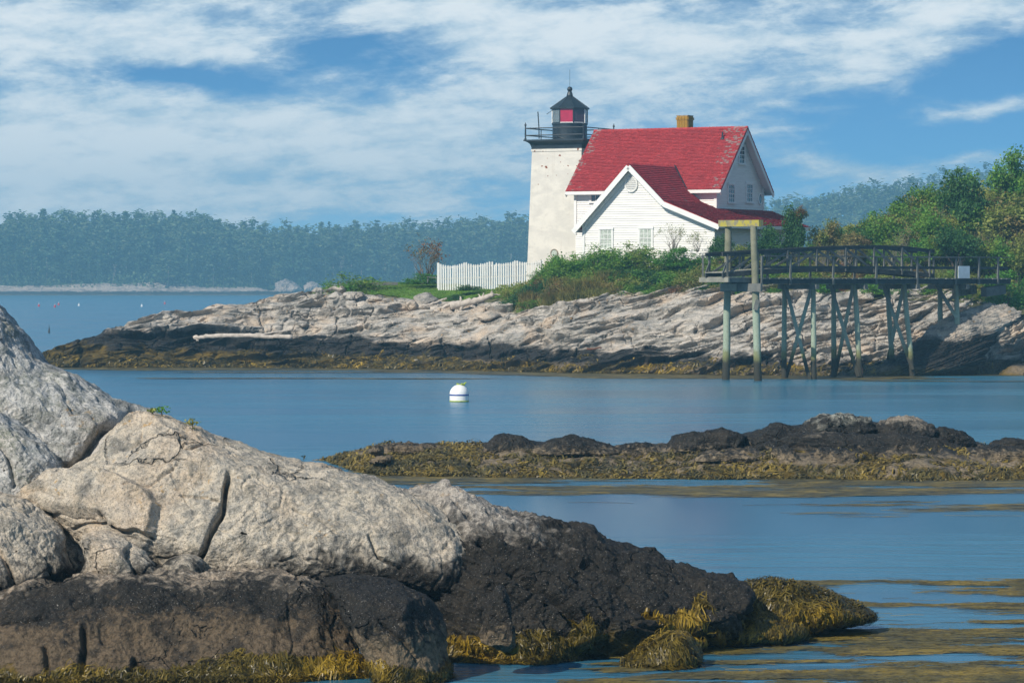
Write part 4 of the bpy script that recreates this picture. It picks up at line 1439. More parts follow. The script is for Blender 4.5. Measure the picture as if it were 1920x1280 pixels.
def window(cx, cz, wd, ht, org, sdir, nrm, cols, rows, mat, sashes=2, bars=True):
    """Casing, sill, panes and glazing bars of one window on a wall."""
    org, sdir, nrm = Vector(org), Vector(sdir), Vector(nrm)
    up_ = Vector((0, 0, 1))

    def bx(mb, s0, s1, z0, z1, d0, d1):
        c = [org + sdir * s + nrm * d + up_ * z for z in (z0, z1) for s, d in ((s0, d0), (s1, d0), (s1, d1), (s0, d1))]
        mb.hexa(c)
    w_ = MB()
    t_ = .10
    bx(w_, cx - wd / 2 - t_, cx - wd / 2, cz - ht / 2, cz + ht / 2, .0, .09)
    bx(w_, cx + wd / 2, cx + wd / 2 + t_, cz - ht / 2, cz + ht / 2, .0, .09)
    bx(w_, cx - wd / 2 - t_ - .03, cx + wd / 2 + t_ + .03, cz + ht / 2, cz + ht / 2 + .14, .0, .11)
    f = w_.build('window', M['trim'], house)
    s_ = MB()
    bx(s_, cx - wd / 2 - .16, cx + wd / 2 + .16, cz - ht / 2 - .08, cz - ht / 2, .0, .14)
    s_.build('sill', M['trim'], f)
    hh = ht / sashes
    for k in range(sashes):
        z0 = cz - ht / 2 + k * hh
        d = .030 + .016 * k
        g = MB()
        bx(g, cx - wd / 2, cx + wd / 2, z0, z0 + hh, d, d + .012)
        g.build('pane', mat if k == 0 or sashes == 1 else mat, f)
        b = MB()
        for i in range(cols + 1):
            s = cx - wd / 2 + wd * i / cols
            q_ = .030 if i in (0, cols) else .016
            bx(b, max(s - q_, cx - wd / 2), min(s + q_, cx + wd / 2), z0, z0 + hh, d + .012, d + .028)
        for j in range(rows + 1):
            z = z0 + hh * j / rows
            q_ = .030 if j in (0, rows) else .016
            bx(b, cx - wd / 2, cx + wd / 2, max(z - q_, z0), min(z + q_, z0 + hh), d + .012, d + .0285)
        b.build('sash', M['trim'], f)
    return f


FR = ((0, YF, 0), (1, 0, 0), (0, -1, 0))
GB = ((X1, 0, 0), (0, 1, 0), (1, 0, 0))
MF = ((0, -YH, 0), (1, 0, 0), (0, -1, 0))
SD = ((wr, 0, 0), (0, 1, 0), (1, 0, 0))


def front_u(px):
    """Wall coordinate on the wing front seen at a pixel column."""
    k = (px - 960) / FPX
    a = HX + YF * math.sin(TH)
    b = HY + YF * math.cos(TH)
    return (k * b - a) / (math.cos(TH) + k * math.sin(TH))


def gable_v(px):
    k = (px - 960) / FPX
    a = HX + X1 * math.cos(TH)
    b = HY - X1 * math.sin(TH)
    return (k * b - a) / (math.sin(TH) - k * math.cos(TH))


def zpx(py, D):
    return EYE - (py - HZ) / FPX * D - HZ0


window(front_u(1137.0), zpx(448, 203.5), .78, 1.15, *FR, 3, 2, M['curtain'])
window(front_u(1211.5), zpx(446, 202.4), .78, 1.10, *FR, 3, 2, M['curtain'])
window(gable_v(1370), zpx(362, 207), .82, 1.08, *GB, 3, 2, M['glass_dark'])
window(gable_v(1404), zpx(361, 209), .82, 1.08, *GB, 3, 2, M['glass_dark'])
window(gable_v(1389.5), zpx(289, 208.3), .74, 1.06, *GB, 2, 2, M['glass_dark'])
window(-8.75, zpx(367, 210.5), .62, .75, *MF, 2, 1, M['glass_dark'], sashes=1)
window(-6.3, zpx(438, 205), .8, 1.2, *SD, 2, 2, M['glass_dark'])
window(-2.2, zpx(438, 206), .8, 1.2, *SD, 2, 2, M['glass_dark'])
# oval window in the right gable
ov = MB()
c0 = Vector((X1 + .03, gable_v(1424), zpx(372, 210)))
ring = [c0 + Vector((0, .24 * math.cos(a), .32 * math.sin(a))) for a in np.linspace(0, 2 * math.pi, 20, endpoint=False)]
ov.prism([p + Vector((0, 0, 0)) for p in ring], (.03, 0, 0))
f = ov.build('oval_window', M['glass_dark'], house)
fr_ = MB()
fr_.tube([p + Vector((.02, 0, 0)) for p in ring] + [ring[0] + Vector((.02, 0, 0))], .045, 6)
fr_.build('frame', M['trim'], f)
# round louvred vent in the wing gable
vu, vz = front_u(1184.5), zpx(345, 203)
ring = [Vector((vu + .40 * math.cos(a), YF - .02, vz + .44 * math.sin(a))) for a in np.linspace(0, 2 * math.pi, 24, endpoint=False)]
v_ = MB()
v_.prism(ring, (0, -.04, 0))
vent = v_.build('round_vent', M['trim'], house)
for k in range(-3, 4):
    hw_ = .40 * math.sqrt(max(0, 1 - (k * .115 / .44) ** 2)) - .02
    lv = MB()
    lv.bar((vu - hw_, YF - .09, vz + k * .115), (vu + hw_, YF - .09, vz + k * .115), .05, .055, (0, -.5, 1))
    lv.build('louvre', M['clapboard'], vent)
fr_ = MB()
fr_.tube([p + Vector((0, -.06, 0)) for p in ring] + [ring[0] + Vector((0, -.06, 0))], .05, 6)
fr_.build('frame', M['trim'], vent)
# chimney behind the ridge
cu, cv = -4.75, .95
chz0, chz1 = RZ - 1.6, zz(15.35)
core = MB()
core.box(cu - .37, cu + .37, cv - .37, cv + .37, chz0, chz1 - .02)
chim = core.build('chimney', M['mortar'], house)
rb = random.Random(4)
bm_proto = MB()
bm_proto.box(-.105, .105, -.05, .05, -.034, .034)
bme = bm_proto.mesh('brick', M['brick'])
nco = int((chz1 - (RZ - .55)) / .082)
for j in range(nco + 1):
    zc_ = chz1 - .04 - j * .082
    wide = .045 if j in (1, 2) else 0
    hw2 = .37 + wide
    for side in range(2):
        nb = 4 if not wide else 4
        st = 2 * hw2 / nb
        for i in range(nb):
            off = (st / 2 if j % 2 else 0)
            pu = -hw2 + st * (i + .5) + (off if i < nb - 1 else 0) * 0
            o = bpy.data.objects.new('brick', bme)
            COL.objects.link(o)
            o.parent = chim
            if side == 0:
                o.location = (cu + pu, cv - hw2 + .012, zc_)
                o.rotation_euler = (rb.uniform(-.02, .02), 0, rb.uniform(-.02, .02))
            else:
                o.location = (cu + hw2 - .012, cv + pu, zc_)
                o.rotation_euler = (rb.uniform(-.02, .02), 0, math.pi / 2 + rb.uniform(-.02, .02))
            o.scale = (st / .225 * rb.uniform(.96, 1.0), 1, 1)
top = MB()
top.box(cu - .40, cu + .40, cv - .40, cv + .40, chz1 + .002, chz1 + .05)
top.build('chimney_cap', M['mortar'], chim)
# vent pipe
pu_ = -1.35
pv_ = -.75
vp = MB()
zt = RZ + pv_ * SL
vp.tube([(pu_, pv_, zt - .1), (pu_, pv_, zt + .45)], .055, 10)
vp.lathe([(.14, -.02), (.10, .06), (.06, .10)], 12, (pu_, pv_, zt + .02))
vp.build('vent_pipe', M['iron'], house)

# ---- light tower
TU, TV = -12.13, -.42
tw = hw(TU, TV, 0) * (216.6 / 214.94)
TB = 5.0
tower = thing('light_tower', 'square white stucco light tower with a black iron gallery and lantern', 'lighthouse', (tw.x, tw.y, TB), -TH)


def tz(py, D=214.9):
    return EYE - (py - HZ) / FPX * D - TB


zt, zc_, zg = tz(279), tz(268), tz(261.5)
t_ = MB()
hb, ht_ = 2.02, 1.77


def sq(h, z):
    return [(-h, -h, z), (h, -h, z), (h, h, z), (-h, h, z)]


t_.hexa(sq(hb, 0) + sq(ht_, zt - .16))
t_.build('wall', M['stucco'], tower)
t_ = MB()
t_.hexa(sq(ht_ + .04, zt - .158) + sq(ht_ + .04, zt))
t_.build('string_course', M['stucco'], tower)
# coved iron cornice in thin steps along a curve
t_ = MB()
prof = [(ht_ + .02, 0), (ht_ + .025, .10), (ht_ + .05, .22), (ht_ + .11, .34), (ht_ + .20, .43), (ht_ + .33, .50)]
for (a, za), (b, zb) in zip(prof[:-1], prof[1:]):
    t_.hexa(sq(a, zt + za) + sq(b, zt + zb))
t_.build('cornice', M['iron'], tower)
GH = ht_ + .40
t_ = MB()
z0 = zt + .502
t_.hexa(sq(GH, z0) + sq(GH, z0 + .09))
t_.build('gallery_deck', M['iron'], tower)
z1 = z0 + .09
rp = GH - .10
for sx in (-1, 1):
    for sy in (-1, 1):
        p = MB()
        p.lathe([(.075, 0), (.075, .05), (.045, .12), (.055, .30), (.04, .80), (.035, .86), (.07, .90), (.07, .96), (.03, 1.0), (.012, 1.10)], 10, (sx * rp, sy * rp, z1))
        p.build('railing_post', M['iron'], tower, smooth=True)
for s in (-1, 1):
    for zr in (.27, .72):
        p = MB()
        p.tube([(-rp, s * rp, z1 + zr), (rp, s * rp, z1 + zr)], .034, 8)
        p.build('rail', M['iron'], tower)
        p = MB()
        p.tube([(s * rp, -rp, z1 + zr), (s * rp, rp, z1 + zr)], .034, 8)
        p.build('rail', M['iron'], tower)
    for fr2 in (0,):
        p = MB()
        p.tube([(0, s * rp, z1), (0, s * rp, z1 + .74)], .03, 8)
        p.build('baluster', M['iron'], tower)
        p = MB()
        p.tube([(s * rp, 0, z1), (s * rp, 0, z1 + .74)], .03, 8)
        p.build('baluster', M['iron'], tower)
# lantern: drum, eight-sided glazing, roof, ball
zl0, zl1, zl2, zl3 = z1, tz(229.5), tz(201), tz(178.5)
LA = R(22.5) + R(29) - R(12)
p = MB()
p.lathe([(1.12, zl0), (1.12, zl0 + .05), (1.10, zl0 + .06), (1.10, zl1 - .10), (1.14, zl1 - .09), (1.14, zl1)], 40)
drum = p.build('lantern_drum', M['iron'], tower)
p = MB()
arc = [Vector((math.cos(a), math.sin(a), 0)) for a in np.linspace(-2.35, -1.35, 10)]
p.tube([v * 1.115 + Vector((0, 0, zl0 + .02 + .16 * math.sin(math.pi * i / 9))) for i, v in enumerate(arc)], .03, 6)
p.build('drum_hatch', M['iron'], drum)
LR = 1.13
for k in range(8):
    a0, a1 = LA + k * math.pi / 4, LA + (k + 1) * math.pi / 4
    A, B = Vector((LR * math.cos(a0), LR * math.sin(a0), 0)), Vector((LR * math.cos(a1), LR * math.sin(a1), 0))
    p = MB()
    p.tube([A + Vector((0, 0, zl1)), A + Vector((0, 0, zl2))], .045, 8)
    p.build('mullion', M['iron'] if k not in (1, 2, 4, 7) else M['trim'], tower)
    am = (a0 + a1) / 2 - TH
    # which pane faces the eye: world direction -Y is -90 degrees
    fa = (am + math.pi / 2 + math.pi) % (2 * math.pi) - math.pi
    mt = M['pane_clear']
    if abs(fa) < R(22.5):
        mt = M['pane_red']
    elif R(22.5) <= fa < R(67.5):
        mt = M['pane_dim']
    p = MB()
    ins_ = Vector((math.cos((a0 + a1) / 2), math.sin((a0 + a1) / 2), 0)) * .02
    e = (B - A).normalized() * .03
    p.prism([A + e + ins_ + Vector((0, 0, zl1 + .03)), B - e + ins_ + Vector((0, 0, zl1 + .03)), B - e + ins_ + Vector((0, 0, zl2 - .03)), A + e + ins_ + Vector((0, 0, zl2 - .03))], -ins_ * .7)
    p.build('lantern_pane', mt, tower)
    p = MB()
    p.bar(A + Vector((0, 0, zl1 + .02)), B + Vector((0, 0, zl1 + .02)), .06, .06)
    p.build('pane_sill', M['trim'] if k in (5, 6, 7, 0) else M['iron'], tower)
RR = 1.27
p = MB()
pts_lo = [Vector((RR * math.cos(LA + k * math.pi / 4), RR * math.sin(LA + k * math.pi / 4), zl2)) for k in range(8)]
pts_hi = [Vector((.20 * math.cos(LA + k * math.pi / 4), .20 * math.sin(LA + k * math.pi / 4), zl3)) for k in range(8)]
for k in range(8):
    j = (k + 1) % 8
    p.poly([pts_lo[k], pts_lo[j], pts_hi[j], pts_hi[k]])
    p.poly([pts_lo[k] - Vector((0, 0, .07)), pts_lo[j] - Vector((0, 0, .07)), pts_lo[j], pts_lo[k]])
p.poly([q_ - Vector((0, 0, .07)) for q_ in pts_lo][::-1])
lroof = p.build('lantern_roof', M['iron_roof'], tower)
for k in range(8):
    p = MB()
    p.tube([pts_lo[k], pts_hi[k] + (pts_hi[k] - pts_lo[k]) * .01], .022, 6)
    p.build('roof_rib', M['iron'], lroof)
p = MB()
zb = tz(165)
p.lathe([(.21, zl3 - .03), (.20, zl3 + .08), (.14, zl3 + .28), (.12, zb - .14)], 16)
p.build('ventilator', M['iron'], tower, smooth=True)
p = MB()
p.lathe([(.17 * math.sin(a), zb - .17 * math.cos(a)) for a in np.linspace(.15, math.pi - .1, 12)], 18)
p.build('ball_finial', M['iron'], tower, smooth=True)
p = MB()
p.tube([(0, 0, zb + .1), (0, 0, tz(128))], .010, 5)
p.build('lightning_rod', M['iron'], tower)
p = MB()
p.lathe([(.30, zl1 - .3), (.34, zl1), (.16, zl1 + .12), (.2, zl1 + .2), (.2, zl1 + .45), (.06, zl1 + .52)], 14, (-.25, -.2, 0))
p.build('lamp', M['iron'], tower)
# whip antenna and small bracket on the gallery
p = MB()
p.tube([(-rp + .95, -rp + .06, z1 + .05), (-rp + .93, -rp + .06, z1 + .85), (-rp + .86, -rp + .06, z1 + 1.75)], .035, 6)
p.build('antenna', M['iron'], tower)
p = MB()
p.tube([(-.62, -1.05, zl2 - .12), (-1.05, -1.15, zl2 - .40)], .018, 5)
p.build('bracket', M['iron'], tower)
# round window low in the front face
def tower_s(px):
    k = (px - 960) / FPX
    a = tw.x - hb * math.sin(TH)
    b = tw.y - hb * math.cos(TH)
    return (k * b - a) / (math.cos(TH) + k * math.sin(TH))


rs, rz2 = tower_s(1039), tz(474.5, 213)
yb_ = -(hb + (ht_ - hb) * rz2 / zt)
ring = [Vector((rs + .24 * math.cos(a), yb_ - .02, rz2 + .25 * math.sin(a))) for a in np.linspace(0, 2 * math.pi, 22, endpoint=False)]
p = MB()
p.prism(ring, (0, -.03, 0))
pw = p.build('round_window', M['curtain'], tower)
p = MB()
p.tube([q_ + Vector((0, -.03, 0)) for q_ in ring] + [ring[0] + Vector((0, -.03, 0))], .035, 6)
p.build('frame', M['mortar'], pw)

# ------------------------------------------------------------------ picket fence
FA, FB = at(823, 532, 213.5), at(1018, 524, 213.0)
fa_g, fb_g = Vector(FA), Vector(FB)
fence = thing('picket_fence', 'white picket fence with scalloped top between the lawn and the tower', 'fence', FA)
FAV = Vector(FA)


def ftop(t):
    """Height of the pickets: a row of shallow scallops."""
    seg = (t * 4.05) % 1.0
    return 1.30 - .17 * math.sin(math.pi * seg) ** .8


npk = 46
ddir = (fb_g - fa_g)
side = Vector((ddir.y, -ddir.x, 0)).normalized()
rf = random.Random(9)
for i in range(npk):
    t = i / (npk - 1)
    b = ddir * t
    h = ftop(t) + rf.uniform(-.015, .015)
    if i == 24:
        h -= .16
    if i in (12, 18):
        h += .04
    wv = ddir.normalized() * .046
    dv = side * .02
    u = Vector((0, 0, 1))
    ln = ddir.normalized() * rf.uniform(-.02, .02)
    o = b + side * (.03 + rf.uniform(0, .01))
    base_ = FAV + b
    low_ = min(.02, gz(base_.x, base_.y) + .06 - base_.z)
    o = o + Vector((0, 0, low_))
    h -= low_
    p = MB()
    p.hexa([o - wv - dv, o + wv - dv, o + wv + dv, o - wv + dv, o - wv - dv + u * (h - .06) + ln, o + wv - dv + u * (h - .06) + ln, o + wv + dv + u * (h - .06) + ln, o - wv + dv + u * (h - .06) + ln])
    p.prism([o - wv - dv + u * (h - .058) + ln, o + wv - dv + u * (h - .058) + ln, o - dv + u * h + ln], dv * 2)
    p.build('picket', M['picket'], fence)
for zr in (.30, 1.0):
    p = MB()
    p.bar(Vector((0, 0, zr)) - side * .03, ddir + Vector((0, 0, zr)) - side * .03, .04, .09)
    p.build('rail', M['picket'], fence)
for i in range(5):
    b = ddir * (i / 4.05)
    p = MB()
    p.bar(b - side * .10 + Vector((0, 0, -.25)), b - side * .10 + Vector((0, 0, 1.22)), .10, .10, (0, 1, 0))
    p.build('post', M['picket'], fence)
p = MB()
p.bar(-ddir.normalized() * .06 + Vector((0, 0, -.3)), -ddir.normalized() * .06 + Vector((0, 0, 1.32)), .11, .11, (0, 1, 0))
p.build('post', M['picket'], fence)
# picket fence going away on the far side of the yard (only its points show)


# ------------------------------------------------------------------ pier, gangway and hoist frame
AXI = Vector((.755, .656, 0))
WID = Vector((.656, -.755, 0))
G0 = Vector((11.81, 175.0, 0))


def pr(t, wv, z):
    return G0 + AXI * t + WID * wv + Vector((0, 0, z))


DT = 5.24         # top of the deck
pier = thing('pier', 'dark weathered timber pier on braced posts reaching from the bank over the rocks', 'pier', tuple(pr(0, 0, 0)))
PO = Vector(pier.location)


def part(name, mb, mat, par=None, smooth=False):
    mb.v = [tuple(Vector(v) - PO) for v in mb.v]
    return mb.build(name, mat, par or pier, smooth)


def beam(name, a, b, wd, ht, mat, par=None, upv=(0, 0, 1)):
    m_ = MB()
    m_.bar(a, b, wd, ht, upv)
    return part(name, m_, mat, par)


def pile(a, b, r0, r1, mat='pile', par=None, n=14):
    a, b = Vector(a), Vector(b)
    m_ = MB()
    pts = [a.lerp(b, k / 8) for k in range(9)]
    rr = random.Random(int(a.x * 100))
    pts = [p + Vector((rr.uniform(-.012, .012), rr.uniform(-.012, .012), 0)) for p in pts]
    m_.tube(pts, [r0 + (r1 - r0) * k / 8 + rr.uniform(-.006, .006) for k in range(9)], n)
    return m_


# bents: (t, left foot px, right foot px, left top px, right top px, foot rows)
BENTS = [(4.1, 1470, 1526, 1471, 1525, 712, 713), (7.76, 1564, 1614, 1563, 1603, 706, 707), (11.8, 1674, 1712, 1664, 1695, 672, 692), (15.75, 1763, 1795, 1762, 1793, 582, 596)]
WB = 1.05
for t, lf, rf_, lt, rt, yl, yr in BENTS:
    c = pr(t, 0, 0)
    for s, fx_, tx_, fy_ in ((-1, lf, lt, yl), (1, rf_, rt, yr)):
        D = c.y - s * .755 * WB
        foot = Vector(at(fx_, fy_, D))
        topp = Vector(at(tx_, 534, D))
        foot.z -= .7
        part('pile', pile(foot, topp, .150, .125), M['pile'])
    beam('cap_beam', pr(t, -WB - .35, DT - .45), pr(t, WB + .35, DT - .45), .24, .26, M['plank_grey'])
# cross braces
BR = [(4.1, (1473, 535, 1518, 712), (1523, 535, 1474, 708)), (7.76, (1557, 535, 1609, 706), (1600, 535, 1565, 706)), (11.8, (1655, 532, 1711, 693), (1695, 532, 1665, 675)), (15.75, (1754, 532, 1794, 596), (1796, 548, 1776, 566))]
for t, b1, b2 in BR:
    c = pr(t, 0, 0)
    for i, (xa, ya, xb, yb2) in enumerate((b1, b2)):
        off = -.22 if i == 0 else .20
        l2r = xb > xa
        Da = c.y + (.755 * WB if l2r else -.755 * WB) + off
        Db = c.y - (.755 * WB if l2r else -.755 * WB) + off
        beam('cross_brace', at(xa, ya, Da), at(xb, yb2, Db), .06, .19, M['brace'], None, (1, 0, 0))
# stringers and deck planks
T0, T1 = .1, 19.4
for wv in (-1.2, -.4, .4, 1.2):
    for a, b in ((T0, 4.1), (4.1, 7.76), (7.76, 11.8), (11.8, 15.75), (15.75, T1)):
        beam('stringer', pr(a + .005, wv, DT - .18), pr(b - .005, wv, DT - .18), .11, .26, M['plank_dark'])
rr = random.Random(12)
npl = int((T1 - T0) / .235)
for i in range(npl):
    t = T0 + .12 + i * .235
    e = rr.uniform(-.05, .08)
    beam('deck_plank', pr(t, -1.38 + e, DT - .022 + rr.uniform(-.004, .006)), pr(t, 1.38 + e, DT - .022 + rr.uniform(-.004, .006)), .205, .05, M['deck_top'] if rr.random() < .3 else M['plank_grey'])
# railing posts and rails on both sides
near_px = [1428, 1482, 1562, 1643, 1720, 1792, 1835.5, 1871]


def t_of(px, wv):
    k = (px - 960) / FPX
    a = G0.x + WID.x * wv
    b = G0.y + WID.y * wv
    return (k * b - a) / (AXI.x - k * AXI.y)


RT = DT + 1.14
for wv, pxs in ((1.33, near_px), (-1.33, [1394, 1439, 1519, 1602, 1676, 1750, 1800])):
    ts = [t_of(p, wv) for p in pxs]
    for t in ts:
        beam('railing_post', pr(t, wv, DT - .34), pr(t + rr.uniform(-.03, .03), wv, RT - .02), .095, .11, M['plank_grey'], None, tuple(AXI))
    tz_ = [.2] + ts[1:-1:2] + [ts[-1] + (.9 if wv > 0 else .2)]
    for a, b in zip(tz_[:-1], tz_[1:]):
        beam('hand_rail', pr(a + .004, wv, RT), pr(b - .004, wv, RT), .13, .045, M['plank_grey'])
        beam('mid_rail', pr(a + .004, wv - math.copysign(.075, wv), DT + .56), pr(b - .004, wv - math.copysign(.075, wv), DT + .56), .04, .13, M['plank_dark'])
# stone footing where the pier meets the bank
p = MB()
p.bar(pr(17.6, -1.2, DT - .75), pr(19.2, -1.2, DT - .6), .4, .5)
part('footing', p, M['mortar'])
p = MB()
p.bar(pr(17.6, .9, DT - .75), pr(19.2, .9, DT - .6), .4, .5)
part('footing', p, M['plank_grey'])

# hoist frame
hoist = thing('hoist_frame', 'two tall round posts joined by a yellow lichened beam at the pier head', 'hoist frame', tuple(pr(0, 0, 0)))
for lf, tp, fy_, D in ((1360, 1366, 713, 176.0), (1423, 1413, 715, 174.0)):
    foot = Vector(at(lf, fy_, D))
    foot.z -= 1.5
    topp = Vector(at(tp, 424, D))
    part('post', pile(foot, topp, .205, .175, n=18), M['pile'], hoist)
bl, br_ = Vector(at(1351, 419, 176.3)), Vector(at(1427, 418.5, 173.7))
beam('cross_beam', bl, br_, .30, .33, M['lichen_beam'], hoist)
beam('clamp_beam', Vector(at(1352, 539, 175.9)) + Vector((-.02, -.27, 0)), Vector(at(1427, 539, 173.6)) + Vector((0, -.27, 0)), .12, .42, M['plank_grey'], hoist)
beam('clamp_beam', Vector(at(1352, 539, 175.9)) + Vector((.0, .30, 0)), Vector(at(1427, 539, 173.6)) + Vector((0, .30, 0)), .12, .42, M['plank_grey'], hoist)
beam('clamp_block', Vector(at(1352, 538.5, 175.5)), Vector(at(1381, 538.5, 174.55)), .06, .36, M['deck_top'], hoist)
beam('splice_plate', Vector(at(1421, 562, 173.7)), Vector(at(1416, 581, 173.7)), .10, .22, M['plank_grey'], hoist)

# gangway resting on the pier
gang = thing('gangway', 'dark wooden gangway with arched truss sides lying along the pier deck', 'gangway', tuple(pr(0, 0, 0)))
GT = np.linspace(-1.72, 13.5, 8)
GWV = .62


def gb(t):       # bottom chord height
    s = (t + 2.5) / 16.6
    return DT + .10 + .36 * math.sin(math.pi * min(max(s * .95 + .02, 0), 1)) * 1.0


def gtop(t):
    return float(np.interp(t, (-2.6, -1.7, 2, 6, 9, 11.5, 13.6), (6.44, 6.47, 6.66, 6.83, 6.92, 6.90, 6.72)))


for s in (-1, 1):
    wv = s * GWV
    pts = [-2.05] + list(GT) + [13.9]
    for a, b in zip(pts[:-1], pts[1:]):
        beam('bottom_chord', pr(a, wv, gb(a) - .02), pr(b, wv, gb(b) - .02), .08, .22, M['plank_dark'], gang)
        beam('top_chord', pr(a, wv, gtop(a) - .05), pr(b, wv, gtop(b) - .05), .07, .15, M['plank_dark'], gang)
        beam('cap_rail', pr(a, wv, gtop(a) + .055), pr(b, wv, gtop(b) + .055), .15, .04, M['plank_dark'], gang)
    for i, t in enumerate(GT):
        beam('truss_post', pr(t, wv + s * .03, gb(t) - .10), pr(t, wv + s * .03, gtop(t) - .02), .09, .10, M['plank_grey'], gang, tuple(AXI))
    for i, (a, b) in enumerate(zip(GT[:-1], GT[1:])):
        if i < 3:
            beam('diagonal', pr(a + .1, wv, gb(a) + .06), pr(b - .06, wv, gtop(b) - .12), .05, .12, M['plank_grey'], gang)
        else:
            beam('diagonal', pr(a + .1, wv, gtop(a) - .12), pr(b - .06, wv, gb(b) + .06), .05, .12, M['plank_grey'], gang)
    beam('diagonal', pr(-2.03, wv, gb(-2.03) + .05), pr(-1.76, wv, gb(-1.7) + .55), .05, .10, M['plank_grey'], gang)
for i in range(64):
    t = -1.96 + i * .247
    beam('deck_plank', pr(t, -.60, gb(t) + .115), pr(t, .60, gb(t) + .115), .20, .04, M['deck_top'], gang)
# landing at the gangway's outer end
p = MB()
p.bar(pr(-2.9, -.15, DT - .10), pr(-.25, -.15, DT - .10), 2.1, .09)
plat = thing('landing', 'short grey timber landing jutting out at the pier head left of the hoist posts', 'landing', tuple(pr(-1.5, 0, 0)))
PO2, PO = PO, Vector(plat.location)
for i in range(6):
    t = -1.75 + i * .27
    beam('deck_plank', pr(t, -1.1, DT + .03), pr(t, .95, DT + .03), .24, .05, M['deck_top'], plat)
for wv in (-1.0, 0.0, .85):
    beam('stringer', pr(-1.85, wv, DT - .11), pr(.0, wv, DT - .11), .12, .22, M['plank_grey'], plat)
for t in (-1.93,):
    beam('end_beam', pr(t, -1.15, DT - .09), pr(t, .98, DT - .09), .10, .24, M['deck_top'], plat)
beam('railing_post', pr(-1.80, -1.05, DT - .1), pr(-1.80, -1.05, 6.42), .10, .12, M['plank_grey'], plat)
PO = PO2
# blank white board hung on the pier railing
sg = thing('sign', 'blank white board fixed to the pier railing near the bank', 'sign', tuple(pr(17.3, 1.4, DT)))
PO = Vector(sg.location)
ta, tb_ = t_of(1796.5, 1.42), t_of(1818, 1.42)
beam('board', pr(ta, 1.42, DT + .33), pr(tb_, 1.42, DT + .33), .03, .66, M['sign_white'], sg)
beam('batten', pr(ta + .05, 1.395, DT + .5), pr(tb_ - .05, 1.395, DT + .5), .02, .06, M['plank_grey'], sg)
beam('batten', pr(ta + .05, 1.395, DT + .12), pr(tb_ - .05, 1.395, DT + .12), .02, .06, M['plank_grey'], sg)
PO = PO2
# rusty chain beside the second bent
c = pr(7.9, 1.25, 0)
p = MB()
p.tube([at(1606, 538, c.y), at(1609, 600, c.y), at(1612, 660, c.y), at(1617, 700, c.y)], .03, 6)
ch = p.build('chain', M['rust'])
tag(ch, 'thin rusty chain hanging from the pier beside the second pair of posts', 'chain')


# ================================================================== PLANTS
def branchy(r, levels=4, spread=.55, trunk_r=.045, n0=4, up=.25, first=.32, h=1.0):
    """A twig skeleton one unit tall: list of (points, radii) and the twig tips."""
    segs, tips = [], []

    def grow(p, d, ln, rad, lv):
        pts, rads = [p], [rad]
        for i in range(3):
            d = (d + Vector((r.gauss(0, .16), r.gauss(0, .16), r.gauss(up * .25, .08)))).normalized()
            p = p + d * ln / 3
            pts.append(p)
            rads.append(rad * (1 - .16 * (i + 1)))
        segs.append((pts, rads))
        if lv == 0:
            tips.append((p, d))
            return
        if lv <= 2:
            tips.append((pts[2], d))
        for k in range(r.choice((2, 3, 3))):
            dd = (d + Vector((r.gauss(0, spread), r.gauss(0, spread), r.gauss(up, spread * .5)))).normalized()
            grow(pts[r.choice((2, 3, 3))], dd, ln * r.uniform(.62, .86), rads[-1] * .68, lv - 1)
    for k in range(n0):
        a = r.uniform(0, 6.28)
        tilt = r.uniform(.1, .75)
        grow(Vector((math.cos(a) * .03, math.sin(a) * .03, 0)), Vector((math.cos(a) * tilt, math.sin(a) * tilt, 1)).normalized(), first * r.uniform(.8, 1.2), trunk_r * r.uniform(.6, 1), levels - 1)
    zm = max(t[0].z for t in tips)
    sc = h / zm
    segs = [([p * sc for p in a], b) for a, b in segs]
    tips = [(p * sc, d) for p, d in tips]
    return segs, tips


def stem_mesh(name, segs, mat, n=4, rs=1.0):
    m_ = MB()
    for pts, rads in segs:
        m_.tube(pts, [x * rs for x in rads], n, cap=False)
    return m_.mesh(name, mat, True)


def tip_leaves(tips, per, spread, size, r, flat=.3, aspect=.6):
    c = np.array([t[0] for t in tips])
    cc = np.repeat(c, per, 0) + r.normal(size=(len(c) * per, 3)) * spread
    cc = cc[cc[:, 2] > .02]
    return leaf_faces(cc, np.full(len(cc), size), r, flat, aspect)


def blob_leaves(r, n, shape=(1, 1, 1), k=26, size=.07, clump=.16, dome=True):
    """Leaves in clumps spread through a rounded, uneven crown one unit tall."""
    ctr = []
    while len(ctr) < k:
        v = r.normal(size=3)
        v /= np.linalg.norm(v)
        if dome and v[2] < -.15:
            continue
        ctr.append(v * r.uniform(.45, 1.0) * np.array((.5, .5, .85)) * r.uniform(.85, 1.12))
    ctr = np.array(ctr)
    ctr[:, 2] += .08
    idx = r.integers(0, k, n)
    off = r.normal(size=(n, 3)) * clump * r.uniform(.6, 1.2, n)[:, None]
    c = ctr[idx] + off
    c = c[c[:, 2] > .0]
    c = c * np.array(shape)
    return leaf_faces(c, np.full(len(c), size), r, .2, .62)


PROTO = {}


